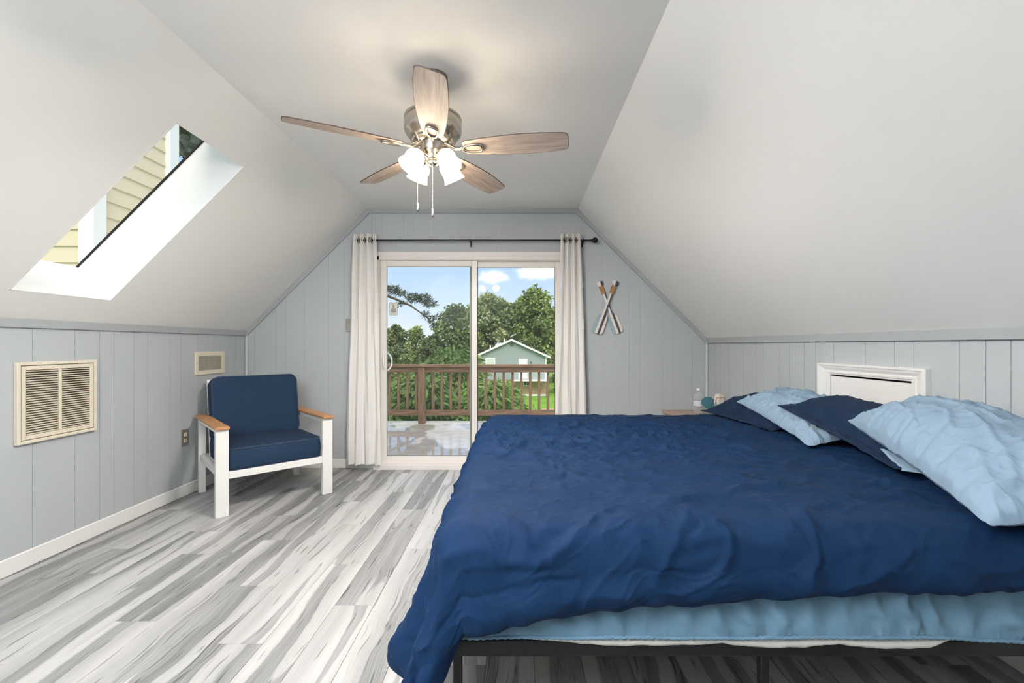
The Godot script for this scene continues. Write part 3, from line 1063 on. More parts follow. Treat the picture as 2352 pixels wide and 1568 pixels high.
# scatter leaves over the shells of a few blobs; blobs = [centre, radii]
func foliage(called: String, parent: Node3D, blobs: Array, count: int, size: float, leafm: Mesh, tones: Array, salt: int, droop := 0.0) -> void:
	var r := RandomNumberGenerator.new()
	r.seed = salt
	var total := 0.0
	for b in blobs:
		total += b[1].x * b[1].y
	var mm := MultiMesh.new()
	mm.transform_format = MultiMesh.TRANSFORM_3D
	mm.use_colors = true
	mm.mesh = leafm
	var xs := []
	var cs := []
	for b in blobs:
		var tone: Color = tones[r.randi() % tones.size()]
		var n := int(count * b[1].x * b[1].y / total)
		for k in n:
			var d := Vector3(r.randfn(), r.randfn(), r.randfn()).normalized()
			var rad := pow(r.randf_range(0.25, 1.0), 0.5) * (1.0 + 0.13 * sin(d.x * 9.0 + salt) * sin(d.y * 8.0) + 0.1 * sin(d.z * 13.0 + d.y * 7.0))
			var p: Vector3 = b[0] + d * rad * b[1]
			var basis := Basis.from_euler(Vector3(r.randf_range(-PI, PI), r.randf_range(-PI, PI), r.randf_range(-PI, PI)))
			if droop > 0.0:
				var out := Vector3(d.x, -droop + r.randf_range(-0.4, 0.4), d.z) + Vector3(r.randfn(), r.randfn(), r.randfn()) * 0.35
				basis = frame_to(out).rotated(out.normalized(), r.randf_range(0, TAU))
			xs.append(Transform3D(basis.scaled(Vector3.ONE * size * r.randf_range(0.6, 1.3)), p))
			var c := tone
			c = c.lerp(tones[r.randi() % tones.size()], 0.35) * r.randf_range(0.75, 1.25)
			c.a = 1.0
			cs.append(c)
	mm.instance_count = xs.size()
	for k in xs.size():
		mm.set_instance_transform(k, xs[k])
		mm.set_instance_color(k, cs[k])
	var o := MultiMeshInstance3D.new()
	o.name = called
	o.multimesh = mm
	o.material_override = M.leaf
	o.set_meta("kind", "stuff")
	parent.add_child(o, true)

func tree(label: String, x: float, z: float, height: float, wide: float, count: int, size: float, tones: Array, salt: int, group: String, low := 0.25, n_blobs := 14) -> void:
	var r := RandomNumberGenerator.new()
	r.seed = salt
	var t := thing("leafy_tree", label, "tree", Vector3(x, GROUND, z), 0.0, group)
	var st := new_st()
	tube(st, [Vector3(0, -0.1, 0), Vector3(0.1, height * 0.3, 0), Vector3(-0.1, height * 0.6, 0.1), Vector3(0, height * 0.88, 0)], [wide * 0.07, wide * 0.055, wide * 0.035, 0.03], 7)
	var blobs := []
	for k in n_blobs:
		var f := float(k) / n_blobs
		var y := height * lerpf(low, 0.9, f)
		var spread := wide * (0.62 * sin(PI * clampf(0.25 + f * 0.75, 0, 1)) + 0.12)
		var a := k * 2.4 + r.randf() * 0.8
		var c := Vector3(cos(a) * spread * r.randf_range(0.4, 1.0), y, sin(a) * spread * r.randf_range(0.3, 0.8))
		var q := wide * r.randf_range(0.26, 0.42)
		blobs.append([c, Vector3(q, q * 0.75, q)])
		tube(st, [Vector3(0, y * 0.7, 0), c * 0.6 + Vector3(0, y * 0.36, 0), c], [wide * 0.022, wide * 0.014, 0.02], 5)
	put("trunk", st, M.bark, t)
	foliage("foliage", t, blobs, count, size, leaf_mesh(0.42), tones, salt + 1)

func greenery() -> void:
	# linear leaf colours, with distance haze mixed in
	var deep := [Color(0.162, 0.218, 0.084), Color(0.243, 0.302, 0.106), Color(0.130, 0.169, 0.078)]
	var mid := [Color(0.258, 0.331, 0.109), Color(0.359, 0.419, 0.150), Color(0.186, 0.254, 0.096)]
	var pale := [Color(0.319, 0.372, 0.172), Color(0.242, 0.309, 0.134), Color(0.396, 0.419, 0.209)]
	var grp := "trees behind the grey house"
	tree("tall broad oak crown rising behind the roof ridge of the grey house", 3.2, -78, 17.2, 5.6, 9000, 0.55, mid, 201, grp, 0.2, 20)
	tree("pale green tree standing behind the window side of the grey house", -4.4, -80, 16.6, 5.0, 10000, 0.55, pale, 202, grp, 0.15, 18)
	tree("grey-green tree past the balcony corner of the grey house", 8.6, -84, 15.0, 4.2, 6000, 0.55, mid, 203, grp, 0.12, 16)
	tree("dark round tree filling the gap behind the grey house", 0.5, -90, 16.2, 6.5, 9000, 0.6, deep, 204, grp, 0.1, 16)
	tree("large dark tree next to the grey house, tallest of the field edge", -9.8, -72, 13.6, 4.6, 9000, 0.5, deep, 205, "trees along the field edge", 0.12, 20)
	tree("mid green tree rising behind the dark field-edge tree", -7.6, -79, 15.2, 3.6, 6000, 0.5, mid, 206, "trees along the field edge", 0.15, 16)
	tree("low rounded tree where the field-edge trees dip", -14.2, -74, 8.9, 3.4, 5000, 0.45, deep, 207, "trees along the field edge", 0.1, 14)
	tree("ragged thin-topped tree beside the pine", -17.0, -76, 10.6, 2.6, 3600, 0.4, mid, 208, "trees along the field edge", 0.2, 16)
	tree("flat-topped open tree at the far end of the field edge", -20.6, -77, 10.9, 2.8, 3800, 0.4, deep, 209, "trees along the field edge", 0.45, 12)
	tree("low dark scrub tree under the ragged tree", -18.5, -70, 6.6, 3.6, 4200, 0.4, deep, 210, "trees along the field edge", 0.1, 12)
	tree("dark scrub tree at the foot of the field edge", -23.0, -72, 6.4, 3.8, 4200, 0.4, deep, 211, "trees along the field edge", 0.1, 12)
	tree("dark dense scrub beside the basement of the grey house", 6.4, -62, 4.6, 2.3, 3500, 0.35, deep, 212, "trees along the field edge", 0.1, 12)
	for q in [[14.5, -82, 14.0, 221, "broad tree opening the row beyond the lawn, next to the grey-green tree"], [20.5, -78, 12.5, 222, "lowest tree of the row beyond the lawn"], [27.0, -84, 15.0, 223, "tallest tree of the row beyond the lawn"], [34.0, -80, 13.0, 224, "last tree of the row beyond the lawn, farthest from the grey house"]]:
		tree(q[4], q[0], q[1], q[2], 4.6, 5000, 0.55, mid, q[3], "trees in the row beyond the lawn", 0.12, 14)
	# trees seen through the skylight, beyond the chimney chase
	tree("dark tree beyond the chimney chase outside the skylight", -9.5, -11.5, 15.0, 4.0, 7000, 0.4, [Color(0.15, 0.17, 0.13), Color(0.19, 0.21, 0.17), Color(0.11, 0.13, 0.10)], 213, "trees beside the house", 0.1, 16)

	# pine with a long bough reaching past the sticker
	var p := thing("pine_tree", "pine with one long drooping bough reaching across the sky", "tree", Vector3(-8.1, GROUND, -21))
	var st := new_st()
	tube(st, [Vector3(0, -0.1, 0), Vector3(0.1, 5, 0), Vector3(0, 12, 0)], [0.3, 0.24, 0.08], 9)
	var bough := [Vector3(0.1, 8.7, 0), Vector3(1.4, 8.95, 0.1), Vector3(2.4, 8.6, 0.2), Vector3(3.2, 8.25, 0.2), Vector3(3.9, 7.75, 0.2), Vector3(4.35, 7.35, 0.2)]
	tube(st, bough, [0.1, 0.075, 0.055, 0.04, 0.025, 0.012], 6)
	put("trunk", st, M.bark, p)
	var blobs := []
	for q in [[2.35, 9.0, 0.30], [2.75, 8.85, 0.22], [3.3, 8.62, 0.34], [3.75, 8.58, 0.36], [4.05, 8.35, 0.30], [2.75, 8.35, 0.16], [3.85, 7.85, 0.18], [4.3, 7.7, 0.2], [4.25, 7.35, 0.18], [4.1, 7.55, 0.16], [1.5, 9.1, 0.4], [0.8, 8.9, 0.4], [0.0, 11.8, 0.9], [-0.8, 10.8, 0.9], [0.6, 10.9, 0.7]]:
		blobs.append([Vector3(q[0], q[1], 0.15), Vector3(q[2] * 1.15, q[2] * 0.6, q[2])])
	foliage("needles", p, blobs, 11000, 0.17, leaf_mesh(0.11), [Color(0.06, 0.085, 0.05), Color(0.085, 0.11, 0.05), Color(0.05, 0.07, 0.045)], 301)

	# shrubs below and beyond the railing
	var laurel := [Color(0.150, 0.250, 0.050), Color(0.105, 0.195, 0.045), Color(0.200, 0.300, 0.065), Color(0.080, 0.150, 0.040)]
	var i := 0
	for q in [
			["broad-leaved shrub behind the railing post", -2.45, -10.8, 1.35, 2.2, 5.75, laurel, 15000],
			["broad-leaved shrub behind the railing beside the door stile", -0.95, -11.4, 1.2, 1.5, 5.55, laurel, 12000],
			["bright-topped shrub showing above the railing cap", -2.6, -17.5, 1.8, 2.4, 6.35, laurel, 9000],
			["shrub with long yellow-green leaves in front of the grey house", -0.75, -13.8, 1.3, 1.25, 5.35, laurel, 12000],
			["low leafy shrub at the lawn edge below the railing", 0.55, -15.6, 1.2, 1.0, 4.15, laurel, 8000],
			["dark leafy shrub beyond the handle side of the railing", -4.6, -12.6, 1.6, 2.2, 5.7, laurel, 12000]]:
		var sh := thing("shrub", q[0], "shrub", Vector3(q[1], GROUND, q[2]), 0.0, "shrubs beyond the deck")
		var tk := new_st()
		var bl := []
		var r := RandomNumberGenerator.new()
		r.seed = 400 + i
		for k in 12:
			var a := k * 2.4
			var f := float(k) / 12.0
			var c := Vector3(cos(a) * q[4] * 0.6 * r.randf_range(0.2, 1), lerpf(1.0, q[5], f), sin(a) * 0.8 * r.randf_range(0.2, 1))
			var rad: float = q[3] * r.randf_range(0.42, 0.62)
			c.y = minf(c.y, q[5] - rad * 0.6)
			bl.append([c, Vector3(rad, rad * 0.8, rad)])
			tube(tk, [Vector3(0, 0, 0), Vector3(c.x * 0.4, c.y * 0.6, c.z * 0.4), c], [0.06, 0.035, 0.012], 5)
		put("stems", tk, M.bark, sh)
		foliage("leaves", sh, bl, q[7], 0.21 if q[2] > -14 else 0.24, leaf_mesh(0.19), q[6], 420 + i, 0.5)
		i += 1

	# flat stone on the lawn
	var so := thing("stepping_stone", "pale flat stone lying on the lawn by the grey house", "stone", Vector3(2.9, GROUND, -45.0))
	st = new_st()
	var ring := []
	lathe(st, [Vector2(0.75, 0.0), Vector2(0.72, 0.12), Vector2(0.55, 0.17), Vector2(0.0, 0.18)], 9)
	put("slab", st, M.block_tan, so)

# ---------------------------------------------------------------- bed
const BX0 := -0.19
const BX1 := 1.815
const BZ0 := -1.268
const BZ1 := -3.20

func bed() -> void:
	var f := thing("platform_bed", "black metal platform bed frame under the mattress", "bed frame", Vector3(0, 0, 0))
	span("side_rail", Vector3(BX0 - 0.005, 0.328, BZ0 + 0.006), Vector3(BX1, 0.374, BZ0 - 0.034), 0.003, M.black_metal, f)
	span("side_rail", Vector3(BX0 - 0.005, 0.328, BZ1 + 0.034), Vector3(BX1, 0.374, BZ1 - 0.006), 0.003, M.black_metal, f)
	span("end_rail", Vector3(BX0 - 0.005, 0.328, BZ0 - 0.036), Vector3(BX0 + 0.035, 0.374, BZ1 + 0.036), 0.003, M.black_metal, f)
	span("end_rail", Vector3(BX1 - 0.04, 0.328, BZ0 - 0.036), Vector3(BX1, 0.374, BZ1 + 0.036), 0.003, M.black_metal, f)
	span("centre_rail", Vector3(BX0 + 0.036, 0.328, -2.215), Vector3(BX1 - 0.041, 0.364, -2.255), 0.003, M.black_metal, f)
	for x in [BX0 + 0.02, 0.69, BX1 - 0.03]:
		for z in [BZ0 - 0.016, -2.235, BZ1 + 0.016]:
			span("leg", Vector3(x - 0.0125, 0.0, z - 0.0125), Vector3(x + 0.0125, 0.327, z + 0.0125), 0.003, M.black_metal, f)
	var k := 0
	var x := BX0 + 0.14
	while x < BX1 - 0.1:
		span("slat", Vector3(x, 0.366, BZ0 - 0.036), Vector3(x + 0.05, 0.373, BZ1 + 0.036), 0.0, M.black_metal, f)
		x += 0.17
	for q in [-0.115, 0.05]:
		var st := new_st()
		bx(st, Vector3(q, 0.378, BZ0 - 0.012), Vector3(0.014, 0.008, 0.02), 0.002)
		put("slat_clip", st, M.black_metal, f)

	# mattress in its white cover; the cover sags over the rail in shallow lobes
	var m := thing("mattress", "white-covered mattress showing below the blue sheet", "mattress", Vector3(0, 0, 0))
	var st := new_st()
	bx(st, Vector3((BX0 + BX1) / 2, 0.513, (BZ0 + BZ1) / 2), Vector3(BX1 - BX0 - 0.012, 0.27, BZ0 - BZ1 - 0.012), 0.03)
	put("body", st, M.mattress_white, m)
	var nu := 160
	var nv := 12
	var P := PackedVector3Array()
	var n1 := noise(1.0, 51, 3)
	for i in nu:
		var u := float(i) / (nu - 1)
		var xx := lerpf(0.02, 1.20, u)
		var low := 0.388
		for q in [[-0.05, 0.566, 0.019], [0.566, 0.879, 0.024], [0.879, 1.21, 0.027]]:
			if xx > q[0] and xx <= q[1]:
				var part: float = (xx - q[0]) / (q[1] - q[0])
				low = lerpf(0.372, 0.388, smoothstep(0.3, 0.0, xx)) - (q[2] - 0.012) * pow(sin(PI * part), 0.7)
		low += 0.014 * smoothstep(1.12, 1.20, xx)
		for j in nv:
			var v := float(j) / (nv - 1)
			var y := lerpf(0.43, low, v)
			var out := 0.002 + 0.020 * smoothstep(0.3, 0.85, v) - 0.006 * smoothstep(0.9, 1.0, v) + 0.004 * n1.get_noise_2d(xx * 14.0, v * 2.0) * v
			P.append(Vector3(xx, y, BZ0 + out))
	put("cover_skirt", grid_mesh(P, nu, nv), M.mattress_white, m)

	fitted_sheet()
	comforter()
	pillows()

func fitted_sheet() -> void:
	var s := thing("fitted_sheet", "light blue fitted sheet with gathered elastic hem on the mattress", "sheet", Vector3(0, 0, 0))
	# wall of the sheet runs round near side and foot
	var path := []
	for k in 261:
		path.append([Vector2(lerpf(BX1, BX0 + 0.05, k / 260.0), BZ0), Vector2(0, 1)])
	for k in range(1, 9):
		var a := PI / 2 * k / 8.0
		path.append([Vector2(BX0 + 0.05 - sin(a) * 0.05, BZ0 - 0.05 + cos(a) * 0.05), Vector2(-sin(a), cos(a))])
	for k in range(1, 120):
		path.append([Vector2(BX0, lerpf(BZ0 - 0.05, BZ1, k / 120.0)), Vector2(-1, 0)])
	var nu := path.size()
	var nv := 26
	var P := PackedVector3Array()
	var H := []
	var n1 := noise(1.0, 61, 3)
	var n2 := noise(1.0, 62, 2)
	var along := 0.0
	for i in nu:
		if i > 0:
			along += (path[i][0] - path[i - 1][0]).length()
		var q: Vector2 = path[i][0]
		var d: Vector2 = path[i][1]
		var hem := 0.392 - 0.030 * smoothstep(0.75, 0.0, along) + 0.004 * n1.get_noise_1d(along * 5.0)
		for j in nv:
			var v := float(j) / (nv - 1)
			var y := lerpf(0.648, hem, v)
			# slanting pulls, gathered tighter at the elastic
			var slant := along + v * 0.12
			var wr := 0.0135 * sin(slant * 70.0 + 5.0 * n1.get_noise_2d(along * 2.6, v)) * (0.65 + 0.7 * n2.get_noise_2d(along * 3.0, 4.0)) * smoothstep(1.0, 0.8, v)
			wr += 0.016 * n1.get_noise_2d(slant * 9.0, v * 1.6) * sin(PI * v)
			wr += 0.0028 * sin(along * 330.0) * smoothstep(0.80, 1.0, v)
			var out := 0.011 + wr + 0.006 * sin(PI * v) + 0.012 * smoothstep(0.6, 1.0, v)
			var p := Vector3(q.x + d.x * out, y, q.y + d.y * out)
			P.append(p)
			if j == nv - 1:
				H.append(p)
	put("side", grid_mesh(P, nu, nv, true), M.sheet_blue, s)
	var st := new_st()
	bx(st, Vector3((BX0 + BX1) / 2, 0.651, (BZ0 + BZ1) / 2), Vector3(BX1 - BX0 - 0.004, 0.006, BZ0 - BZ1 - 0.004), 0.002)
	put("top", st, M.sheet_blue, s)
	st = new_st()
	tube(st, H, 0.0052, 6)
	put("elastic_hem", st, M.sheet_blue, s)

# puffy quilt: flat cloth laid over the mattress box, rolled over its edges
func comforter() -> void:
	var c := thing("comforter", "rumpled navy blue comforter spread over the bed", "comforter", Vector3(0, 0, 0))
	var r := 0.085
	var top := 0.685
	var xi := BX0 + r - 0.03
	var zi0 := BZ0 - r + 0.052
	var zi1 := BZ1 + r - 0.06
	var big := noise(1.0, 71, 3)
	var mid := noise(1.0, 72, 1)
	var fin := noise(1.0, 73, 1)
	var rg := RandomNumberGenerator.new()
	rg.seed = 74
	# stitched tufts of the quilting pull wrinkles towards them
	var tufts := []
	for q in [[0.78, -2.70], [0.98, -2.20], [0.45, -2.12], [0.35, -2.62], [0.05, -2.40], [0.62, -1.72], [1.10, -1.62], [0.12, -1.78], [1.25, -2.75], [0.70, -3.05], [0.20, -3.0], [0.90, -1.38], [0.30, -1.42], [1.42, -1.45]]:
		tufts.append([Vector2(q[0], q[1]), rg.randf_range(0, TAU), rg.randi_range(3, 5), rg.randf_range(0.4, 1.0)])
	var fold := func(x: float, z: float) -> float:
		var w := 0.014 * big.get_noise_2d(x * 1.6, z * 1.6)
		var p := Vector2(x, z)
		var bx_ := x + 0.05 * big.get_noise_2d(x * 3.0, z * 3.0 + 20.0)
		var bz_ := z + 0.05 * big.get_noise_2d(x * 3.0 + 50.0, z * 3.0)
		for t in tufts:
			var d: Vector2 = Vector2(bx_, bz_) - t[0]
			var l := d.length()
			if l < 0.6:
				w -= 0.013 * t[3] * exp(-l / 0.045)
				w += 0.0065 * t[3] * sin(d.angle() * t[2] + t[1] + 9.0 * big.get_noise_2d(x * 4.0, z * 4.0)) * (1.0 - exp(-l / 0.04)) * exp(-l / 0.15)
		# long soft pulls across the bed and sharp crumples towards the door end of the foot
		var crest := func(n: float, k: float) -> float: return pow(maxf(0.0, 1.0 - absf(n) * k), 1.3)
		w += 0.016 * crest.call(mid.get_noise_2d(bx_ * 1.1 + bz_ * 0.9, bz_ * 2.9 - bx_ * 0.9), 3.6) * (0.6 + 0.4 * big.get_noise_2d(x * 2.0 + 9.0, z * 2.0))
		w += 0.010 * crest.call(mid.get_noise_2d(bx_ * 1.6 - bz_ * 1.6 + 20.0, bz_ * 2.4 + bx_ * 1.4), 4.2)
		var crumple := smoothstep(-1.70, -2.25, z) * smoothstep(1.5, 0.85, x) * (1.0 - 0.7 * smoothstep(-2.8, -3.1, z))
		var amount := 0.22 + 0.78 * crumple
		w += 0.0175 * amount * crest.call(fin.get_noise_2d(bx_ * 2.4, bz_ * 6.2), 3.0)
		w += 0.010 * amount * crest.call(fin.get_noise_2d(bx_ * 5.0 - bz_ * 4.0 + 7.0, bz_ * 6.5), 3.0)
		w += 0.005 * amount * crest.call(fin.get_noise_2d(bx_ * 8.0 + bz_ * 8.0 + 31.0, bz_ * 7.0 - bx_ * 7.0), 3.0)
		return w * (1.0 - 0.65 * smoothstep(-2.8, -3.08, z))
	var drape := func(x: float, z: float) -> Array:
		var q := Vector2(maxf(x, xi), clampf(z, zi1, zi0))
		var d := Vector2(x, z) - q
		var l := d.length()
		var n := d / l if l > 1e-6 else Vector2.ZERO
		var hor := 0.0
		var drop := 0.0
		var normal := Vector3.UP
		if l <= r * PI / 2:
			var a := l / r
			hor = r * sin(a)
			drop = r * (1.0 - cos(a))
			normal = Vector3(n.x * sin(a), cos(a), n.y * sin(a))
		else:
			var e := l - r * PI / 2
			var flare := 0.30 * maxf(0.0, -n.x) + 0.03
			hor = r + flare * e
			drop = r + e * sqrt(1.0 - flare * flare)
			normal = Vector3(n.x, 0.15, n.y).normalized()
			# hanging folds
			var along := (z if absf(n.x) > absf(n.y) else x)
			var turn := atan2(n.y, -n.x)
			hor += smoothstep(0.0, 0.35, e) * (0.026 * sin(along * 8.5 + turn * 5.0 + 2.0 * big.get_noise_1d(along * 1.5)) + 0.014 * mid.get_noise_2d(along * 4.0, turn))
		var w: float = fold.call(x, z)
		if l > 0.02:
			w = lerpf(w, w * 0.8 + 0.010 * mid.get_noise_2d((z if absf(n.x) > absf(n.y) else x) * 6.0, l * 1.5), smoothstep(0.02, 0.2, l))
		var P := Vector3(q.x + n.x * hor, top - drop, q.y + n.y * hor)
		# the quilt thins and dips towards the pillows
		return [P + normal * w, normal]
	var nu := 340
	var nv := 340
	var x0 := BX0 - 0.42
	var x1 := 1.70
	var outer := PackedVector3Array()
	var inner := PackedVector3Array()
	for i in nu:
		var u := float(i) / (nu - 1)
		var x := lerpf(x0, x1, u)
		# near hem: low at the foot corner, higher towards the head, a little wavy
		var hang := 0.262
		for q in [[-0.12, 0.11, -0.050], [0.11, 0.39, -0.022], [0.39, 0.75, -0.026], [0.75, 1.2, -0.010], [1.3, 1.7, 0.02]]:
			hang += q[2] * smoothstep(q[0], q[1], x)
		hang += 0.07 * smoothstep(-0.14, -0.34, x)
		hang += 0.010 * big.get_noise_1d(x * 4.0) + 0.007 * mid.get_noise_1d(x * 12.0)
		var za := zi0 + r * PI / 2 - r + hang
		var zb := zi1 - 0.30
		for j in nv:
			var v := float(j) / (nv - 1)
			var z := lerpf(za, zb, v)
			var g: Array = drape.call(x, z)
			var p: Vector3 = g[0]
			var n: Vector3 = g[1]
			# filling swells just inside the hem and closes at it
			var edge := minf(minf((za - z), (x - x0)), minf(z - zb, x1 - x))
			var puff := 0.020 * (1.0 - exp(-edge / 0.012)) + 0.010 * exp(-pow((edge - 0.05) / 0.03, 2.0)) - 0.005 * exp(-pow((edge - 0.105) / 0.007, 2.0)) * smoothstep(-0.25, 0.15, big.get_noise_2d(x * 5.0, z * 5.0 + 77.0))
			outer.append(p + n * puff * 0.9)
			inner.append(p - n * puff * 0.35)
	put("quilt_top", grid_mesh(outer, nu, nv), M.comforter_navy, c)
	put("quilt_lining", grid_mesh(inner, nu, nv, true), M.comforter_navy, c)

# cushion between four corners (foot-far, foot-near, wall-near, wall-far); flange > 0 adds a flat border
func pillow(parent: Node3D, A: Vector3, B: Vector3, D: Vector3, C: Vector3, thick: float, flange: float, material: Material, salt: int) -> void:
	var n1 := noise(1.0, salt, 2)
	var n2 := noise(1.0, salt + 1, 1)
	var up := (B - A).cross(C - A).normalized()
	if up.y < 0:
		up = -up
	var nu := 110
	var nv := 80
	for sheet in 2:
		var P := PackedVector3Array()
		for i in nu:
			var s := float(i) / (nu - 1)
			for j in nv:
				var t := float(j) / (nv - 1)
				# edges drawn in a little between the corners
				var ss := 0.5 + (s - 0.5) * (1.0 - 0.05 * sin(PI * t))
				var tt := 0.5 + (t - 0.5) * (1.0 - 0.07 * sin(PI * s))
				var p := A.lerp(B, ss).lerp(C.lerp(D, ss), tt)
				var lu := (B - A).length()
				var lt := (C - A).length()
				var es := minf(s, 1 - s) * lu - flange
				var et := minf(t, 1 - t) * lt - flange
				var e := minf(es, et)
				var body := 0.0
				if es > 0 and et > 0:
					var a := 1.0 - pow(1.0 - clampf(es / (lu / 2 - flange), 0, 1), 2.6)
					var b := 1.0 - pow(1.0 - clampf(et / (lt / 2 - flange), 0, 1), 2.2)
					body = pow(a * b, 0.55) * thick
				# pulls run in from the seams
				var near_edge := exp(-maxf(e, 0.0) / 0.085)
				var pull := 0.0
				if es < et:
					pull = n1.get_noise_2d(t * lt * 16.0, s * 2.2)
				else:
					pull = n1.get_noise_2d(s * lu * 16.0 + 40.0, t * 2.2)
				var w := 0.024 * pull * near_edge + 0.009 * n2.get_noise_2d(s * lu * 4.0 + t * 3.0, t * lt * 6.0 - s * 2.0)
				var cr := maxf(0.0, 1.0 - absf(n2.get_noise_2d(s * lu * 3.2 - t * 2.0 + 9.0, t * lt * 8.5 + s * 3.0)) * 3.0)
				w += 0.009 * cr
				w += 0.006 * maxf(0.0, 1.0 - absf(n2.get_noise_2d(s * lu * 6.0 + t * 2.0 + 60.0, t * lt * 5.0 - s * 4.0)) * 3.6)
				w *= clampf(0.25 + body / thick * 1.5, 0, 1) * (0.5 if flange > 0.0 else 1.0)
				if flange > 0 and e < 0.0:
					w += 0.003 * n2.get_noise_2d(s * 14.0, t * 14.0)
				var seam := -0.004 * exp(-pow(e / 0.006, 2.0)) if flange > 0 else 0.0
				var lift := (body * 0.72 + w + seam + 0.003) if sheet == 0 else (-body * 0.28 + w * 0.3 - 0.003)
				if e <= -flange + 0.0005:
					lift = w
				P.append(p + up * lift)
		put("face" if sheet == 0 else "underside", grid_mesh(P, nu, nv, (sheet == 0) == ((B - A).cross(C - A).dot(up) < 0)), material, parent)

func pillows() -> void:
	var g := "pillows along the head of the bed"
	var p1 := thing("bed_pillow", "navy flanged pillow sham next to the water bottle", "pillow", Vector3.ZERO, 0, g)
	pillow(p1, Vector3(1.31, 0.72, -3.28), Vector3(1.40, 0.715, -2.52), Vector3(1.80, 0.80, -2.52), Vector3(1.79, 0.835, -3.34), 0.12, 0.035, M.sham_navy, 81)
	var p2 := thing("bed_pillow", "light blue pillow lying between the two navy shams", "pillow", Vector3.ZERO, 0, g)
	pillow(p2, Vector3(1.415, 0.828, -2.955), Vector3(1.37, 0.715, -2.14), Vector3(1.80, 0.80, -2.10), Vector3(1.80, 0.895, -3.0), 0.115, 0.0, M.pale_blue, 83)
	var p3 := thing("bed_pillow", "navy flanged pillow sham in front of the white hatch", "pillow", Vector3.ZERO, 0, g)
	pillow(p3, Vector3(1.42, 0.862, -2.50), Vector3(1.375, 0.735, -1.66), Vector3(1.80, 0.80, -1.64), Vector3(1.80, 0.895, -2.58), 0.13, 0.05, M.sham_navy, 85)
	var p4 := thing("bed_pillow", "large wrinkled light blue pillow heaped over a navy sham", "pillow", Vector3.ZERO, 0, g)
	pillow(p4, Vector3(1.455, 0.855, -2.01), Vector3(1.21, 0.725, -1.17), Vector3(1.81, 0.78, -1.06), Vector3(1.81, 0.93, -1.98), 0.19, 0.0, M.pale_blue, 87)
	# sheet corner and care tag poking out below
	var sf := thing("folded_pillowcase", "light blue pillowcase corner poking out under the heaped pillow", "pillowcase", Vector3.ZERO)
	var st := new_st()
	prism(st, [Vector3(1.47, 0.80, -1.90), Vector3(1.395, 0.735, -1.66), Vector3(1.47, 0.745, -1.52), Vector3(1.60, 0.83, -1.72)], Vector3(0.006, 0.008, 0.0))
	put("corner", st, M.pale_blue, sf)
	st = new_st()
	prism(st, [Vector3(1.485, 0.792, -1.925), Vector3(1.462, 0.777, -1.90), Vector3(1.475, 0.762, -1.86), Vector3(1.51, 0.785, -1.87)], Vector3(0.002, 0.003, 0))
	put("care_tag", st, M.white_trim, sf)

# ---------------------------------------------------------------- armchair in the corner
func armchair() -> void:
	# local axes: x to the sitter's left-right, z towards the front; front legs at z = 0
	var right := Vector3(0.725, 0, -0.689).normalized()
	var c := thing("armchair", "white-framed armchair with navy cushions and wooden arm caps", "armchair", Vector3(-1.80, 0, -3.417), atan2(0.689, 0.725))
	var W := 0.36
	for s in [-1.0, 1.0]:
		box("front_leg", Vector3(s * W, 0.303, 0.0), Vector3(0.078, 0.606, 0.042), 0.003, M.chair_white, c)
		box("back_leg", Vector3(s * W, 0.303, -0.735), Vector3(0.05, 0.606, 0.042), 0.003, M.chair_white, c)
		box("arm_rail", Vector3(s * W, 0.589, -0.368), Vector3(0.05, 0.034, 0.693), 0.003, M.chair_white, c)
		box("side_rail", Vector3(s * W, 0.285, -0.368), Vector3(0.034, 0.05, 0.693), 0.003, M.chair_white, c)
		box("arm_cap", Vector3(s * (W + 0.002), 0.617, -0.355), Vector3(0.088, 0.022, 0.80), 0.005, M.oak, c)
	box("front_rail", Vector3(0, 0.281, 0.0), Vector3(2 * W - 0.079, 0.05, 0.034), 0.003, M.chair_white, c)
	box("rear_rail", Vector3(0, 0.281, -0.735), Vector3(2 * W - 0.052, 0.05, 0.034), 0.003, M.chair_white, c)
	for k in 5:
		box("seat_slat", Vector3(0, 0.290, -0.12 - k * 0.13), Vector3(2 * W - 0.036, 0.012, 0.05), 0.002, M.chair_white, c)
	# back frame leaning
	var lean := Basis(Vector3.RIGHT, -0.20)
	for s in [-1.0, 1.0]:
		box("back_post", Vector3(s * 0.30, 0.60, -0.735), Vector3(0.036, 0.62, 0.026), 0.003, M.chair_white, c, lean)
	for y in [0.46, 0.66, 0.885]:
		box("back_slat", Vector3(0, y, -0.735 - (y - 0.60) * 0.2), Vector3(0.60, 0.04, 0.02), 0.003, M.chair_white, c, lean)
	cushion("seat_cushion", c, Transform3D(Basis(), Vector3(0, 0.381, -0.335)), Vector3(0.635, 0.148, 0.67), 0.045, 91)
	cushion("back_cushion", c, Transform3D(Basis(Vector3.RIGHT, PI / 2 - 0.20), Vector3(0, 0.675, -0.628)), Vector3(0.635, 0.145, 0.50), 0.055, 93)

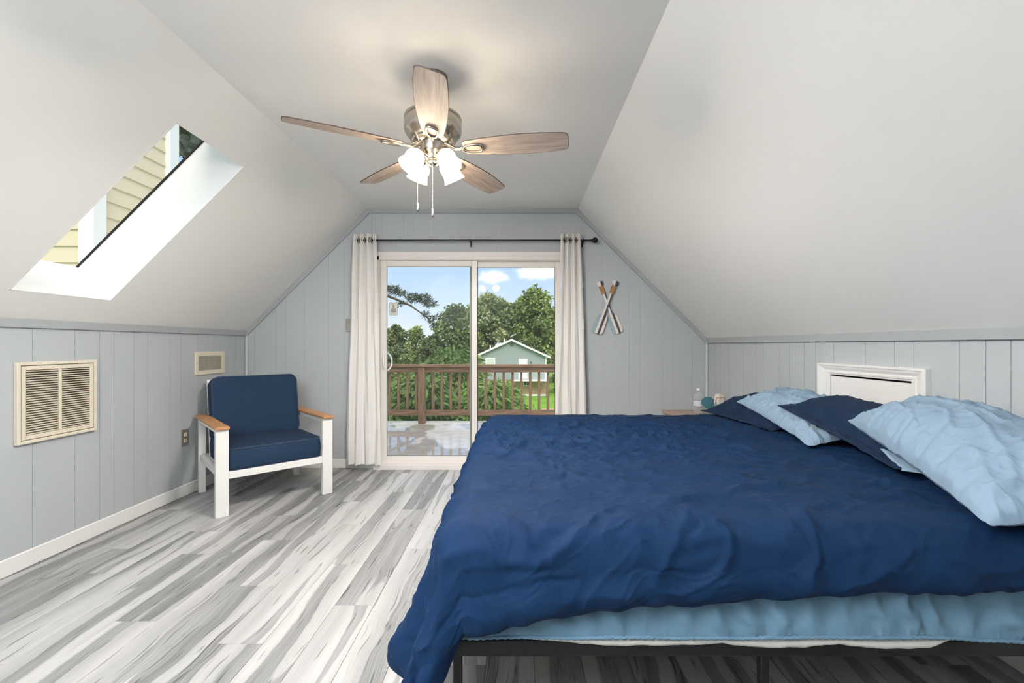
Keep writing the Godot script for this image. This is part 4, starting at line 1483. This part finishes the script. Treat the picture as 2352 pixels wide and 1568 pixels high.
# boxed cushion with piping; local y is its thickness
func cushion(called: String, parent: Node3D, xf: Transform3D, size: Vector3, round_: float, salt: int) -> void:
	var n1 := noise(1.0, salt, 3)
	var outline := rounded_rect(size.x, size.z, round_, 8)
	var full := PackedVector2Array()
	var m := outline.size()
	for k in m:
		var a := outline[k]
		var b := outline[(k + 1) % m]
		var steps := maxi(1, int(a.distance_to(b) / 0.03))
		for j in steps:
			full.append(a.lerp(b, float(j) / steps))
	var nv := full.size() + 1
	var rings := []
	var hy := size.y / 2
	# rings from the centre of the top over the side to the centre of the bottom
	var prof := []
	for k in 13:
		var f := k / 12.0
		prof.append([f, hy + 0.020 * (1.0 - pow(f, 2.4)), 0.0])
	for k in range(1, 6):
		var f := k / 6.0
		prof.append([1.0, lerpf(hy, -hy, f), 0.010 * sin(PI * f)])
	for k in 13:
		var f := 1.0 - k / 12.0
		prof.append([f, -hy - 0.006 * (1.0 - pow(f, 2.4)), 0.0])
	var P := PackedVector3Array()
	for q in prof:
		for j in nv:
			var o: Vector2 = full[j % full.size()]
			var p := o * float(q[0])
			p += o.normalized() * float(q[2])
			P.append(xf * Vector3(p.x, q[1] + 0.004 * n1.get_noise_2d(p.x * 5.0, p.y * 5.0) * (1.0 if absf(q[1]) > hy * 0.9 else 0.0), p.y))
	var body := put(called, grid_mesh(P, prof.size(), nv, true), M.chair_navy, parent)
	for y in [hy, -hy]:
		var st := new_st()
		var ring := []
		for j in full.size() + 1:
			var o: Vector2 = full[j % full.size()]
			ring.append(xf * Vector3(o.x, y, o.y) )
		tube(st, ring, 0.0048, 6, false)
		put("piping", st, M.chair_piping, body)

# ---------------------------------------------------------------- ceiling fan with four lit shades
func ceiling_fan() -> void:
	var at := Vector3(-0.418, 0, -2.24)
	var f := thing("ceiling_fan", "five-blade ceiling fan with brushed nickel body and four lit shades", "ceiling fan", at)
	var st := new_st()
	lathe(st, [Vector2(0.018, 2.40), Vector2(0.05, 2.41), Vector2(0.068, 2.45), Vector2(0.072, 2.508), Vector2(0, 2.509)], 32)
	put("canopy", st, M.nickel, f)
	st = new_st()
	tube(st, [Vector3(0, 2.30, 0), Vector3(0, 2.42, 0)], 0.0135, 12)
	put("downrod", st, M.nickel, f)
	st = new_st()
	lathe(st, [Vector2(0, 2.176), Vector2(0.07, 2.178), Vector2(0.095, 2.186), Vector2(0.104, 2.196), Vector2(0.112, 2.199), Vector2(0.118, 2.212), Vector2(0.130, 2.222), Vector2(0.139, 2.238), Vector2(0.139, 2.292), Vector2(0.136, 2.294), Vector2(0.136, 2.297), Vector2(0.140, 2.298), Vector2(0.138, 2.306), Vector2(0.09, 2.314), Vector2(0.03, 2.32), Vector2(0, 2.321)], 48)
	put("motor_housing", st, M.nickel, f)
	st = new_st()
	for k in 10:
		var a := TAU * k / 10 + 0.15
		bx(st, Vector3(cos(a) * 0.101, 2.191, sin(a) * 0.101), Vector3(0.006, 0.016, 0.03), 0.002, Basis(Vector3.UP, -a).rotated(Vector3(-sin(a), 0, cos(a)), 0.0))
	put("housing_ribs", st, M.nickel, f)
	st = new_st()
	lathe(st, [Vector2(0, 2.098), Vector2(0.032, 2.10), Vector2(0.040, 2.112), Vector2(0.038, 2.125), Vector2(0.055, 2.132), Vector2(0.058, 2.14), Vector2(0.058, 2.172), Vector2(0.062, 2.176), Vector2(0.05, 2.180)], 36)
	put("switch_housing", st, M.nickel, f)
	st = new_st()
	lathe(st, [Vector2(0, 2.068), Vector2(0.012, 2.069), Vector2(0.026, 2.078), Vector2(0.030, 2.092), Vector2(0.022, 2.10)], 24)
	put("light_fitter", st, M.nickel, f)

	# blades with irons
	for k in 5:
		var a := deg_to_rad(63.7 + 72.0 * k)
		var dir := Vector3(cos(a), 0, -sin(a))      # depth counts away from the camera
		var side := Vector3.UP.cross(dir).normalized()
		var basis := Basis(dir, Vector3.UP, dir.cross(Vector3.UP)).rotated(dir, -0.24)
		var xf := Transform3D(basis * Basis(Vector3.RIGHT, -PI / 2), Vector3(0, 2.152, 0))
		var o := PackedVector2Array()
		for q in [[0.155, 0.036], [0.17, 0.046], [0.25, 0.058], [0.36, 0.067], [0.46, 0.070], [0.56, 0.066], [0.635, 0.059], [0.652, 0.053], [0.660, 0.042]]:
			o.append(Vector2(q[0], q[1]))
		var low := o.duplicate()
		low.reverse()
		for q in low:
			o.append(Vector2(q.x, -q.y))
		st = new_st()
		plate(st, o, -0.0025, 0.0025, 0.0008, xf)
		var bl := put("fan_blade", st, M.blade_wood, f)
		st = new_st()
		var rim := []
		for q in o.size() + 1:
			var p := o[q % o.size()]
			rim.append(xf * Vector3(p.x, p.y, 0))
		tube(st, rim, 0.0027, 5, false)
		put("edge_band", st, M.blade_edge, bl)
		# iron: arm from the flywheel opening into a loop under the blade
		st = new_st()
		var arm := []
		for q in [[0.055, 0.022], [0.085, 0.006], [0.11, -0.010], [0.135, -0.012], [0.155, -0.008]]:
			arm.append(Vector3(dir.x * q[0], 2.152 + q[1] + 0.008, dir.z * q[0]))
		tube(st, arm, [0.012, 0.010, 0.009, 0.009, 0.008], 8)
		var loop := []
		for q in [[0.15, 0.0], [0.165, 0.020], [0.20, 0.027], [0.235, 0.024], [0.246, 0.014], [0.248, 0.0], [0.246, -0.014], [0.235, -0.024], [0.20, -0.027], [0.165, -0.020], [0.15, 0.0]]:
			loop.append(xf * Vector3(q[0], q[1], -0.0085))
		tube(st, loop, 0.0062, 8, false)
		put("blade_iron", st, M.nickel, f)

	# four arms with bell shades, tilted outward; each lit by its own lamp
	for k in 4:
		var a := deg_to_rad(43.0 + 90.0 * k)
		var out := Vector3(cos(a), 0, sin(a))
		var axis := (out * 0.55 - Vector3.UP * 0.83).normalized()
		var neck := Vector3(0, 2.118, 0) + out * 0.080
		st = new_st()
		tube(st, [Vector3(0, 2.108, 0) + out * 0.028, Vector3(0, 2.122, 0) + out * 0.062, neck], 0.009, 8)
		lathe(st, [Vector2(0, -0.022), Vector2(0.020, -0.02), Vector2(0.027, -0.008), Vector2(0.028, 0.022), Vector2(0.024, 0.024)], 20, Transform3D(frame_to(axis), neck))
		put("lamp_arm", st, M.nickel, f)
		st = new_st()
		var prof := [Vector2(0.0188, 0.0080), Vector2(0.0312, 0.0143), Vector2(0.0430, 0.0287), Vector2(0.0469, 0.0463), Vector2(0.0453, 0.0638), Vector2(0.0469, 0.0798), Vector2(0.0531, 0.0958), Vector2(0.0554, 0.1021), Vector2(0.0515, 0.1014), Vector2(0.0422, 0.0798), Vector2(0.0414, 0.0638), Vector2(0.0422, 0.0463), Vector2(0.0383, 0.0319), Vector2(0.0266, 0.0192), Vector2(0.0000, 0.0160)]
		lathe(st, prof, 28, Transform3D(frame_to(axis), neck))
		put("lamp_shade", st, M.lit_shade, f)
		var glow := OmniLight3D.new()
		glow.name = "shade_glow"
		f.add_child(glow, true)
		glow.position = neck + axis * 0.058
		glow.light_color = Color(1.0, 0.92, 0.81)
		glow.light_energy = 0.07
		glow.light_size = 0.04
		glow.omni_range = 12.0
		glow.omni_attenuation = 2.0
		glow.shadow_enabled = true
		var beam := SpotLight3D.new()
		beam.name = "shade_beam"
		f.add_child(beam, true)
		beam.position = neck + axis * 0.098
		beam.look_at_from_position(at + beam.position, at + beam.position + (axis + Vector3.DOWN * 0.6).normalized(), out)
		beam.light_color = Color(1.0, 0.975, 0.945)
		beam.light_energy = 1.1
		beam.light_size = 0.05
		beam.spot_angle = 86.0
		beam.spot_angle_attenuation = 0.6
		beam.spot_range = 14.0
		beam.spot_attenuation = 2.0
		beam.shadow_enabled = true

	# pull chains
	for q in [[Vector3(0.0, 2.072, 0.012), 1.86, 0.245], [Vector3(-0.082, 2.10, -0.03), 1.90, 0.20]]:
		var p: Vector3 = q[0]
		var ch := Node3D.new()
		ch.name = "pull_chain"
		f.add_child(ch, true)
		st = new_st()
		tube(st, [p, Vector3(p.x, q[1], p.z)], 0.0013, 6)
		var y := p.y
		while y > q[1]:
			bx(st, Vector3(p.x, y, p.z), Vector3.ONE * 0.0042, 0.0016)
			y -= 0.0085
		put("chain", st, M.nickel, ch)
		st = new_st()
		lathe(st, [Vector2(0, -0.045), Vector2(0.0055, -0.042), Vector2(0.0065, -0.03), Vector2(0.005, -0.008), Vector2(0.002, 0.0)], 10, Transform3D(Basis(), Vector3(p.x, q[1], p.z)))
		put("fob", st, M.nickel, ch)

# ---------------------------------------------------------------- unseen uplighter behind the camera, placed to light the room off the ceiling
func unseen_uplighter() -> void:
	var f := thing("unseen_uplighter", "unseen black uplighter beside the landing doorway, placed to light the room off the ceiling", "floor lamp", Vector3(-1.1, 0, 0.10))
	var st := new_st()
	lathe(st, [Vector2(0, 0.0), Vector2(0.13, 0.0), Vector2(0.132, 0.012), Vector2(0.11, 0.022), Vector2(0.02, 0.03), Vector2(0, 0.03)], 32)
	put("base", st, M.rod_black, f)
	st = new_st()
	tube(st, [Vector3(0, 0.028, 0), Vector3(0, 1.40, 0)], 0.012, 12)
	put("pole", st, M.rod_black, f)
	st = new_st()
	lathe(st, [Vector2(0.015, 1.39), Vector2(0.07, 1.41), Vector2(0.12, 1.45), Vector2(0.15, 1.50), Vector2(0.146, 1.50), Vector2(0.115, 1.456), Vector2(0.066, 1.418), Vector2(0, 1.41)], 32)
	put("bowl", st, M.rod_black, f)
	st = new_st()
	lathe(st, [Vector2(0, 1.43), Vector2(0.04, 1.435), Vector2(0.05, 1.455), Vector2(0.04, 1.475), Vector2(0, 1.485)], 20)
	put("bulb", st, M.lit_shade, f)
	var up := SpotLight3D.new()
	up.name = "unseen_lamp_beam"
	f.add_child(up)
	up.position = Vector3(0, 1.47, 0)
	up.rotation.x = PI / 2 + 0.6
	up.light_color = Color(0.975, 0.985, 1.0)
	up.light_energy = 40.0
	up.light_size = 0.05
	up.spot_angle = 66.0
	up.spot_angle_attenuation = 0.5
	up.spot_range = 14.0
	up.spot_attenuation = 2.0
	up.shadow_enabled = true

# ---------------------------------------------------------------- things on the walls
func curtain_panel(label: String, top0: float, top1: float, low0: float, low1: float, pleats: float, salt: int, grommet_at: float) -> void:
	var c := thing("curtain", label, "curtain", Vector3((low0 + low1) / 2, 0.0, -4.325), 0.0, "white curtains of the sliding door")
	var cx := (low0 + low1) / 2
	var n1 := noise(1.0, salt, 2)
	var nu := 140
	var nv := 60
	var ytop := 2.245
	var P := PackedVector3Array()
	for sheet in 2:
		P = PackedVector3Array()
		for i in nu:
			var u := float(i) / (nu - 1)
			for j in nv:
				var v := float(j) / (nv - 1)
				var spread := lerpf(0.0, 1.0, pow(v, 0.8))
				var x := lerpf(lerpf(top0, low0, spread), lerpf(top1, low1, spread), u + 0.010 * sin(u * pleats * TAU * 2.0) * (1.0 - v * 0.5))
				var y := lerpf(ytop, 0.052 + 0.012 * absf(sin(u * pleats * PI)), v)
				var amp := lerpf(0.030, 0.017, smoothstep(0.0, 0.5, v))
				var phase := u * pleats * TAU + 0.7 * n1.get_noise_2d(u * 2.0, v * 1.6) * v * 3.0
				var z := amp * sin(phase) + 0.005 * sin(phase * 2.0 + 1.0) * (1.0 - 0.5 * v) + 0.008 * n1.get_noise_2d(u * 6.0, v * 2.0)
				P.append(Vector3(x - cx, y, z + (0.0012 if sheet == 0 else -0.0012)))
		put("fabric" if sheet == 0 else "lining", grid_mesh(P, nu, nv, sheet == 1), M.curtain, c)
	# hem and heading stitched as thicker bands
	var st := new_st()
	for k in int(pleats * 2):
		var x := lerpf(top0, top1, (k + 0.5) / (pleats * 2.0))
		var ring := []
		for q in 17:
			var a := TAU * q / 16
			ring.append(Vector3(x - cx + 0.004 * cos(a), 2.187 + 0.024 * sin(a), 0.022 * cos(a)))
		tube(st, ring, 0.0035, 6, false)
	var front := []
	for q in 17:
		var a := TAU * q / 16
		front.append(Vector3(grommet_at - cx + 0.010 * cos(a), 2.184 + 0.024 * sin(a), 0.040 + 0.006 * cos(a)))
	tube(st, front, 0.0042, 6, false)
	put("grommets", st, M.plate_steel, c)

func wall_things() -> void:
	# curtain rod
	var rod := thing("curtain_rod", "thin black curtain rod with a ball finial above the sliding door", "curtain rod", Vector3(0, 2.187, -4.325))
	var st := new_st()
	tube(st, [Vector3(-1.53, 0, 0), Vector3(0.70, 0, 0)], 0.0085, 12)
	put("pole", st, M.rod_black, rod)
	for s in [[0.70, 1.0]]:
		st = new_st()
		lathe(st, [Vector2(0.010, -0.012), Vector2(0.014, -0.006), Vector2(0.010, 0.0), Vector2(0.016, 0.006), Vector2(0.025, 0.016), Vector2(0.0285, 0.030), Vector2(0.025, 0.044), Vector2(0.014, 0.054), Vector2(0, 0.057)], 20, Transform3D(frame_to(Vector3(s[1], 0, 0)), Vector3(s[0], 0, 0)))
		put("finial", st, M.rod_black, rod)
	for x in [-0.455, 0.62, -1.52]:
		st = new_st()
		bx(st, Vector3(x, -0.016, -0.089), Vector3(0.016, 0.06, 0.005), 0.001)
		bx(st, Vector3(x, -0.012, -0.045), Vector3(0.012, 0.010, 0.085), 0.002)
		bx(st, Vector3(x, 0.0, 0.0), Vector3(0.014, 0.024, 0.024), 0.004)
		put("bracket", st, M.rod_black, rod)
	curtain_panel("white grommet curtain on the handle side of the sliding door", -1.56, -1.345, -1.635, -1.30, 3.5, 101, -1.398)
	curtain_panel("white grommet curtain between the sliding door and the crossed oars", 0.405, 0.59, 0.365, 0.66, 3.5, 103, 0.455)

	# return-air grille on the low wall
	var gr := thing("return_air_grille", "large square cream return-air grille with two columns of louvres", "air grille", Vector3(XL, 0.8825, -2.609), PI / 2)
	# local x runs towards the camera's left, z out of the wall
	var W := 0.452
	var H := 0.437
	st = new_st()
	for s in [-1.0, 1.0]:
		bx(st, Vector3(s * (W / 2 - 0.009), 0, 0.012), Vector3(0.018, H, 0.024), 0.003)
		bx(st, Vector3(0, s * (H / 2 - 0.009), 0.012), Vector3(W - 0.036, 0.018, 0.024), 0.003)
	put("frame", st, M.grille_cream, gr)
	st = new_st()
	for s in [-1.0, 1.0]:
		bx(st, Vector3(s * 0.1935, 0, 0.016), Vector3(0.022, 0.394, 0.012), 0.002)
		bx(st, Vector3(0, s * 0.186, 0.016), Vector3(0.364, 0.022, 0.012), 0.002)
	bx(st, Vector3(0.0, 0, 0.017), Vector3(0.016, 0.35, 0.012), 0.002)
	put("door", st, M.grille_cream, gr)
	duct_box("duct", gr, 0.38, 0.38, 0.28, M.galvanised)
	st = new_st()
	bx(st, Vector3.ZERO, Vector3(0.172, 0.0016, 0.0125), 0.0, Basis(Vector3.RIGHT, 0.42))
	st.generate_normals()
	var lv := st.commit()
	for s in [-1.0, 1.0]:
		for k in 27:
			place("louvre", lv, M.grille_cream, gr, Vector3(s * 0.0955, -0.169 + k * 0.013, 0.0145))

	# supply register near the corner
	var rg := thing("supply_register", "small cream supply register with upright vanes above the armchair", "air register", Vector3(XL, 1.041, -3.90), PI / 2)
	st = new_st()
	for s in [-1.0, 1.0]:
		bx(st, Vector3(s * 0.165, 0, 0.006), Vector3(0.038, 0.192, 0.012), 0.003)
		bx(st, Vector3(0, s * 0.078, 0.006), Vector3(0.294, 0.036, 0.012), 0.003)
	put("frame", st, M.grille_cream, rg)
	duct_box("duct", rg, 0.292, 0.12, 0.26, M.galvanised)
	st = new_st()
	bx(st, Vector3.ZERO, Vector3(0.0016, 0.122, 0.010), 0.0, Basis(Vector3.UP, -0.5))
	st.generate_normals()
	lv = st.commit()
	for k in 22:
		place("vane", lv, M.grille_cream, rg, Vector3(-0.138 + k * 0.0131, 0, 0.0075))
	for s in [-1.0, 1.0]:
		box("screw", Vector3(s * 0.166, 0, 0.0125), Vector3(0.007, 0.007, 0.002), 0.0008, M.plate_steel, rg)

	# power outlet
	var ou := thing("power_outlet", "steel outlet plate with two ivory sockets beside the armchair", "outlet", Vector3(XL, 0.461, -3.61), PI / 2)
	st = new_st()
	plate(st, rounded_rect(0.078, 0.132, 0.004), 0.0, 0.006, 0.002)
	put("cover_plate", st, M.plate_steel, ou)
	for s in [-1.0, 1.0]:
		st = new_st()
		plate(st, rounded_rect(0.034, 0.030, 0.010), 0.004, 0.009, 0.001, Transform3D(Basis(), Vector3(0, s * 0.0225, 0)))
		var so := put("socket", st, M.ivory, ou)
		st = new_st()
		for q in [[-0.007, 0.004, 0.003, 0.010], [0.007, 0.004, 0.003, 0.008], [0.0, -0.008, 0.006, 0.005]]:
			bx(st, Vector3(q[0], s * 0.0225 + q[1], 0.009), Vector3(q[2], q[3], 0.001))
		put("slots", st, M.dark_slot, so)
	box("screw", Vector3(0, 0, 0.0065), Vector3(0.006, 0.006, 0.002), 0.0008, M.plate_steel, ou)

	# light switch half behind the curtain
	var sw := thing("light_switch", "steel light switch plate half behind the white curtain", "light switch", Vector3(-1.614, 1.386, ZE))
	st = new_st()
	plate(st, rounded_rect(0.115, 0.125, 0.004), 0.0, 0.006, 0.002)
	put("cover_plate", st, M.plate_steel, sw)
	for x in [-0.023, 0.023]:
		st = new_st()
		bx(st, Vector3(x, 0, 0.006), Vector3(0.012, 0.026, 0.003), 0.001)
		bx(st, Vector3(x, 0.006, 0.012), Vector3(0.008, 0.010, 0.014), 0.002, Basis(Vector3.RIGHT, -0.4))
		put("toggle", st, M.ivory, sw)
		box("screw", Vector3(x, 0.042, 0.0065), Vector3(0.006, 0.006, 0.002), 0.0008, M.plate_steel, sw)

	oars()

	# access hatch with moulded casing behind the pillows
	var ha := structure("door_2", "white attic hatch with moulded casing behind the pillows")
	var z0 := -2.764
	var z1 := -2.028
	var top := 1.085
	# moulding: (inset from the outer edge, depth) swept round three sides with mitred corners
	var prof := [Vector2(0, 0), Vector2(0, 0.024), Vector2(0.004, 0.028), Vector2(0.016, 0.028), Vector2(0.020, 0.023), Vector2(0.034, 0.021), Vector2(0.052, 0.015), Vector2(0.060, 0.014), Vector2(0.064, 0.017), Vector2(0.078, 0.016), Vector2(0.082, 0.010), Vector2(0.092, 0.009), Vector2(0.092, 0)]
	var legs := [["casing_side", Vector2(z0, 0.2), Vector2(z0, top), Vector2(1, 0), Vector2(1, -0.68)], ["casing_head", Vector2(z0, top), Vector2(z1, top), Vector2(1, -0.68), Vector2(-1, -0.68)], ["casing_side", Vector2(z1, top), Vector2(z1, 0.2), Vector2(-1, -0.68), Vector2(-1, 0)]]
	for l in legs:
		st = new_st()
		for k in prof.size() - 1:
			var quad := []
			for e in [[l[1], l[3], k], [l[2], l[4], k], [l[2], l[4], k + 1], [l[1], l[3], k + 1]]:
				var p: Vector2 = e[0] + e[1] * prof[e[2]].x
				quad.append(Vector3(XR - prof[e[2]].y, p.y, p.x))
			var mid: Vector2 = (l[1] + l[2]) / 2 + (l[3] + l[4]) / 2 * 0.046
			face(st, quad, Vector3(XR + 0.03, mid.y, mid.x))
		put(l[0], st, M.white_trim, ha)
	span("hatch_panel", Vector3(XR - 0.006, 0.203, z0 + 0.094), Vector3(XR + 0.010, 1.012, z1 - 0.094), 0.002, M.white_trim, ha)
	st = new_st()
	for q in [z0 + 0.088, z1 - 0.088]:
		bx(st, Vector3(XR + 0.20, 0.613, q), Vector3(0.40, 0.85, 0.008))
	for q in [0.192, 1.034]:
		bx(st, Vector3(XR + 0.20, q, (z0 + z1) / 2), Vector3(0.40, 0.008, 0.57))
	bx(st, Vector3(XR + 0.40, 0.613, (z0 + z1) / 2), Vector3(0.01, 0.86, 0.58))
	put("crawl_space", st, M.bare_ply, ha)

func oars() -> void:
	# each oar: striped blade and shaft strips, rope grip, T handle; local y from blade tip (0) to handle (0.54)
	for k in 2:
		var tip := Vector3(1369.0, 766.0, 0) if k == 0 else Vector3(1420.0, 766.0, 0)
		var top := Vector3(1414.0, 645.0, 0) if k == 0 else Vector3(1376.0, 646.0, 0)
		var a := Vector3((tip.x - 1190) / 236.7, 1.19 + (793 - tip.y) / 236.7, 0)
		var b := Vector3((top.x - 1190) / 236.7, 1.19 + (793 - top.y) / 236.7, 0)
		var o := thing("decorative_oar", "striped decorative oar leaning towards the curtain, on top of the other" if k == 0 else "striped decorative oar crossing behind the other oar", "oar", Vector3(a.x, a.y, ZE + (0.019 if k == 0 else 0.001)), 0.0, "crossed oars on the gable wall")
		o.rotation.z = -atan2(b.x - a.x, b.y - a.y)
		var L := a.distance_to(b)
		# outline of the painted board, then stripes as strips cut from it
		var half := func(y: float) -> float:
			if y < 0.03:
				return 0.052 * sqrt(1.0 - pow(1.0 - y / 0.03, 2.0)) * 0.75 + 0.013
			if y < 0.17:
				return lerpf(0.052, 0.046, (y - 0.03) / 0.14)
			if y < 0.215:
				return lerpf(0.046, 0.017, smoothstep(0.17, 0.215, y))
			return 0.015
		var ys := []
		for i in 46:
			ys.append(pow(i / 45.0, 1.4) * (L - 0.045))
		var strip := func(called: String, x0: float, x1: float, m: Material, y_to: float) -> void:
			var poly := PackedVector2Array()
			var back := PackedVector2Array()
			for y in ys:
				if y > y_to:
					break
				var h: float = half.call(y)
				var l := clampf(x0, -h, h)
				var r := clampf(x1, -h, h)
				if r - l < 0.0015:
					continue
				poly.append(Vector2(r, y))
				back.append(Vector2(l, y))
			back.reverse()
			poly.append_array(back)
			var s := new_st()
			plate(s, poly, 0.002, 0.016, 0.0008)
			put(called, s, m, o)
		var f := 1.0
		strip.call("aqua_stripe", -0.06, -0.0235, M.oar_aqua, L)
		strip.call("white_stripe", -0.0215, 0.0035, M.oar_white, L)
		strip.call("navy_stripe", 0.0045, 0.0245, M.oar_navy, L)
		strip.call("white_stripe", 0.0265, 0.06, M.oar_white, L)
		# bare wooden core showing between the stripes
		var core := PackedVector2Array()
		var cb := PackedVector2Array()
		for y in ys:
			var h: float = half.call(y)
			core.append(Vector2(h - 0.001, y + 0.001))
			cb.append(Vector2(-h + 0.001, y + 0.001))
		cb.reverse()
		core.append_array(cb)
		var st := new_st()
		plate(st, core, 0.0, 0.0145, 0.0005)
		put("core", st, M.oar_edge, o)
		st = new_st()
		var y := L - 0.128
		while y < L - 0.052:
			var ring := []
			for i in 13:
				var t := TAU * i / 12
				ring.append(Vector3(0.0215 * cos(t), y + i * 0.0003, 0.0085 + 0.0115 * sin(t)))
			tube(st, ring, 0.0024, 5, false)
			y += 0.004
		put("rope_grip", st, M.jute, o)
		for q in [[-0.0325, 0.003, M.oar_white], [0.003, 0.0325, M.oar_navy]]:
			st = new_st()
			var poly := PackedVector2Array()
			for p in rounded_rect(0.065, 0.042, 0.014, 5):
				poly.append(Vector2(clampf(p.x, q[0], q[1]), p.y + L - 0.026))
			plate(st, poly, 0.0, 0.018, 0.002)
			put("handle", st, q[2], o)

# ---------------------------------------------------------------- nightstand and what stands on it
func nightstand() -> void:
	var t := 0.575
	var ns := thing("nightstand", "light wood nightstand between the bed and the gable wall", "nightstand", Vector3(1.60, 0, -4.13))
	box("top", Vector3(0, t - 0.011, 0), Vector3(0.445, 0.022, 0.48), 0.004, M.stand_wood, ns)
	for x in [-0.195, 0.195]:
		box("side", Vector3(x, 0.276, 0), Vector3(0.018, 0.552, 0.44), 0.002, M.stand_wood, ns)
	box("shelf", Vector3(0, 0.15, 0), Vector3(0.371, 0.018, 0.42), 0.002, M.stand_wood, ns)
	var dw := box("drawer_front", Vector3(0, 0.45, 0.212), Vector3(0.37, 0.18, 0.016), 0.003, M.stand_wood, ns)
	box("knob", Vector3(0, 0.45, 0.23), Vector3(0.03, 0.03, 0.02), 0.008, M.rod_black, dw)
	box("back_panel", Vector3(0, 0.29, -0.212), Vector3(0.371, 0.5, 0.008), 0.0, M.stand_wood, ns)

	# water bottle
	var wb := thing("water_bottle", "clear plastic water bottle with white cap on the nightstand", "bottle", Vector3(1.635, t, -4.13))
	var st := new_st()
	lathe(st, [Vector2(0, 0.003), Vector2(0.035, 0.002), Vector2(0.043, 0.012), Vector2(0.044, 0.03), Vector2(0.041, 0.036), Vector2(0.044, 0.044), Vector2(0.041, 0.052), Vector2(0.044, 0.06), Vector2(0.044, 0.125), Vector2(0.042, 0.135), Vector2(0.043, 0.15), Vector2(0.036, 0.172), Vector2(0.020, 0.190), Vector2(0.015, 0.196), Vector2(0.015, 0.205)], 28)
	put("body", st, M.bottle_plastic, wb)
	st = new_st()
	lathe(st, [Vector2(0.0446, 0.064), Vector2(0.0446, 0.124)], 28)
	var lb := put("label", st, M.bottle_label, wb)
	st = new_st()
	for q in [[0.1195, 0.1235], [0.064, 0.067]]:
		lathe(st, [Vector2(0.0449, q[0]), Vector2(0.0449, q[1])], 28)
	lathe(st, [Vector2(0.0449, 0.076), Vector2(0.0449, 0.10)], 5, Transform3D())
	put("label_print", st, M.label_dark, lb)
	st = new_st()
	lathe(st, [Vector2(0, 0.200), Vector2(0.0185, 0.200), Vector2(0.0185, 0.222), Vector2(0.017, 0.226), Vector2(0, 0.2265)], 20)
	put("cap", st, M.white_trim, wb)

	# teal wooden fish-tail ornament
	var tl := thing("teal_ornament", "teal wooden ornament on a small stand in front of the bottle", "ornament", Vector3(1.665, t, -4.0))
	st = new_st()
	plate(st, PackedVector2Array([Vector2(-0.056, -0.010), Vector2(-0.050, 0.022), Vector2(-0.020, 0.048), Vector2(0.028, 0.046), Vector2(0.056, 0.022), Vector2(0.058, -0.030), Vector2(0.040, -0.052), Vector2(0.006, -0.044), Vector2(-0.018, -0.052), Vector2(-0.030, -0.034)]), -0.012, 0.012, 0.004, Transform3D(Basis(Vector3.UP, -0.3), Vector3(0, 0.115, 0)))
	put("board", st, M.teal, tl)
	st = new_st()
	tube(st, [Vector3(0.01, 0.01, 0), Vector3(0.01, 0.075, 0)], 0.004, 8)
	put("dowel", st, M.jute, tl)
	box("foot", Vector3(-0.01, 0.007, 0.0), Vector3(0.11, 0.014, 0.05), 0.003, M.teal, tl)

	# wooden buoy with a rope
	var bu := thing("wooden_buoy", "white and blue wooden buoy ornament with a rope loop", "ornament", Vector3(1.735, t, -3.93))
	st = new_st()
	lathe(st, [Vector2(0, 0.0), Vector2(0.040, 0.0), Vector2(0.043, 0.01), Vector2(0.042, 0.115)], 4, Transform3D(Basis(Vector3.UP, PI / 4 + 0.3), Vector3.ZERO), -1)
	put("blue_base", st, M.oar_aqua, bu)
	st = new_st()
	lathe(st, [Vector2(0.0425, 0.115), Vector2(0.042, 0.13), Vector2(0.032, 0.192), Vector2(0.027, 0.196), Vector2(0, 0.197)], 4, Transform3D(Basis(Vector3.UP, PI / 4 + 0.3), Vector3.ZERO), -1)
	put("white_top", st, M.oar_white, bu)
	st = new_st()
	tube(st, [Vector3(-0.036, 0.165, 0.02), Vector3(0.0, 0.166, 0.036), Vector3(0.034, 0.168, 0.024), Vector3(0.030, 0.14, 0.035), Vector3(0.010, 0.10, 0.045), Vector3(-0.006, 0.06, 0.05)], 0.003, 6)
	tube(st, [Vector3(-0.036, 0.165, 0.02), Vector3(-0.044, 0.12, 0.02), Vector3(-0.058, 0.05, 0.03), Vector3(-0.06, 0.005, 0.035)], 0.003, 6)
	put("rope", st, M.jute, bu)
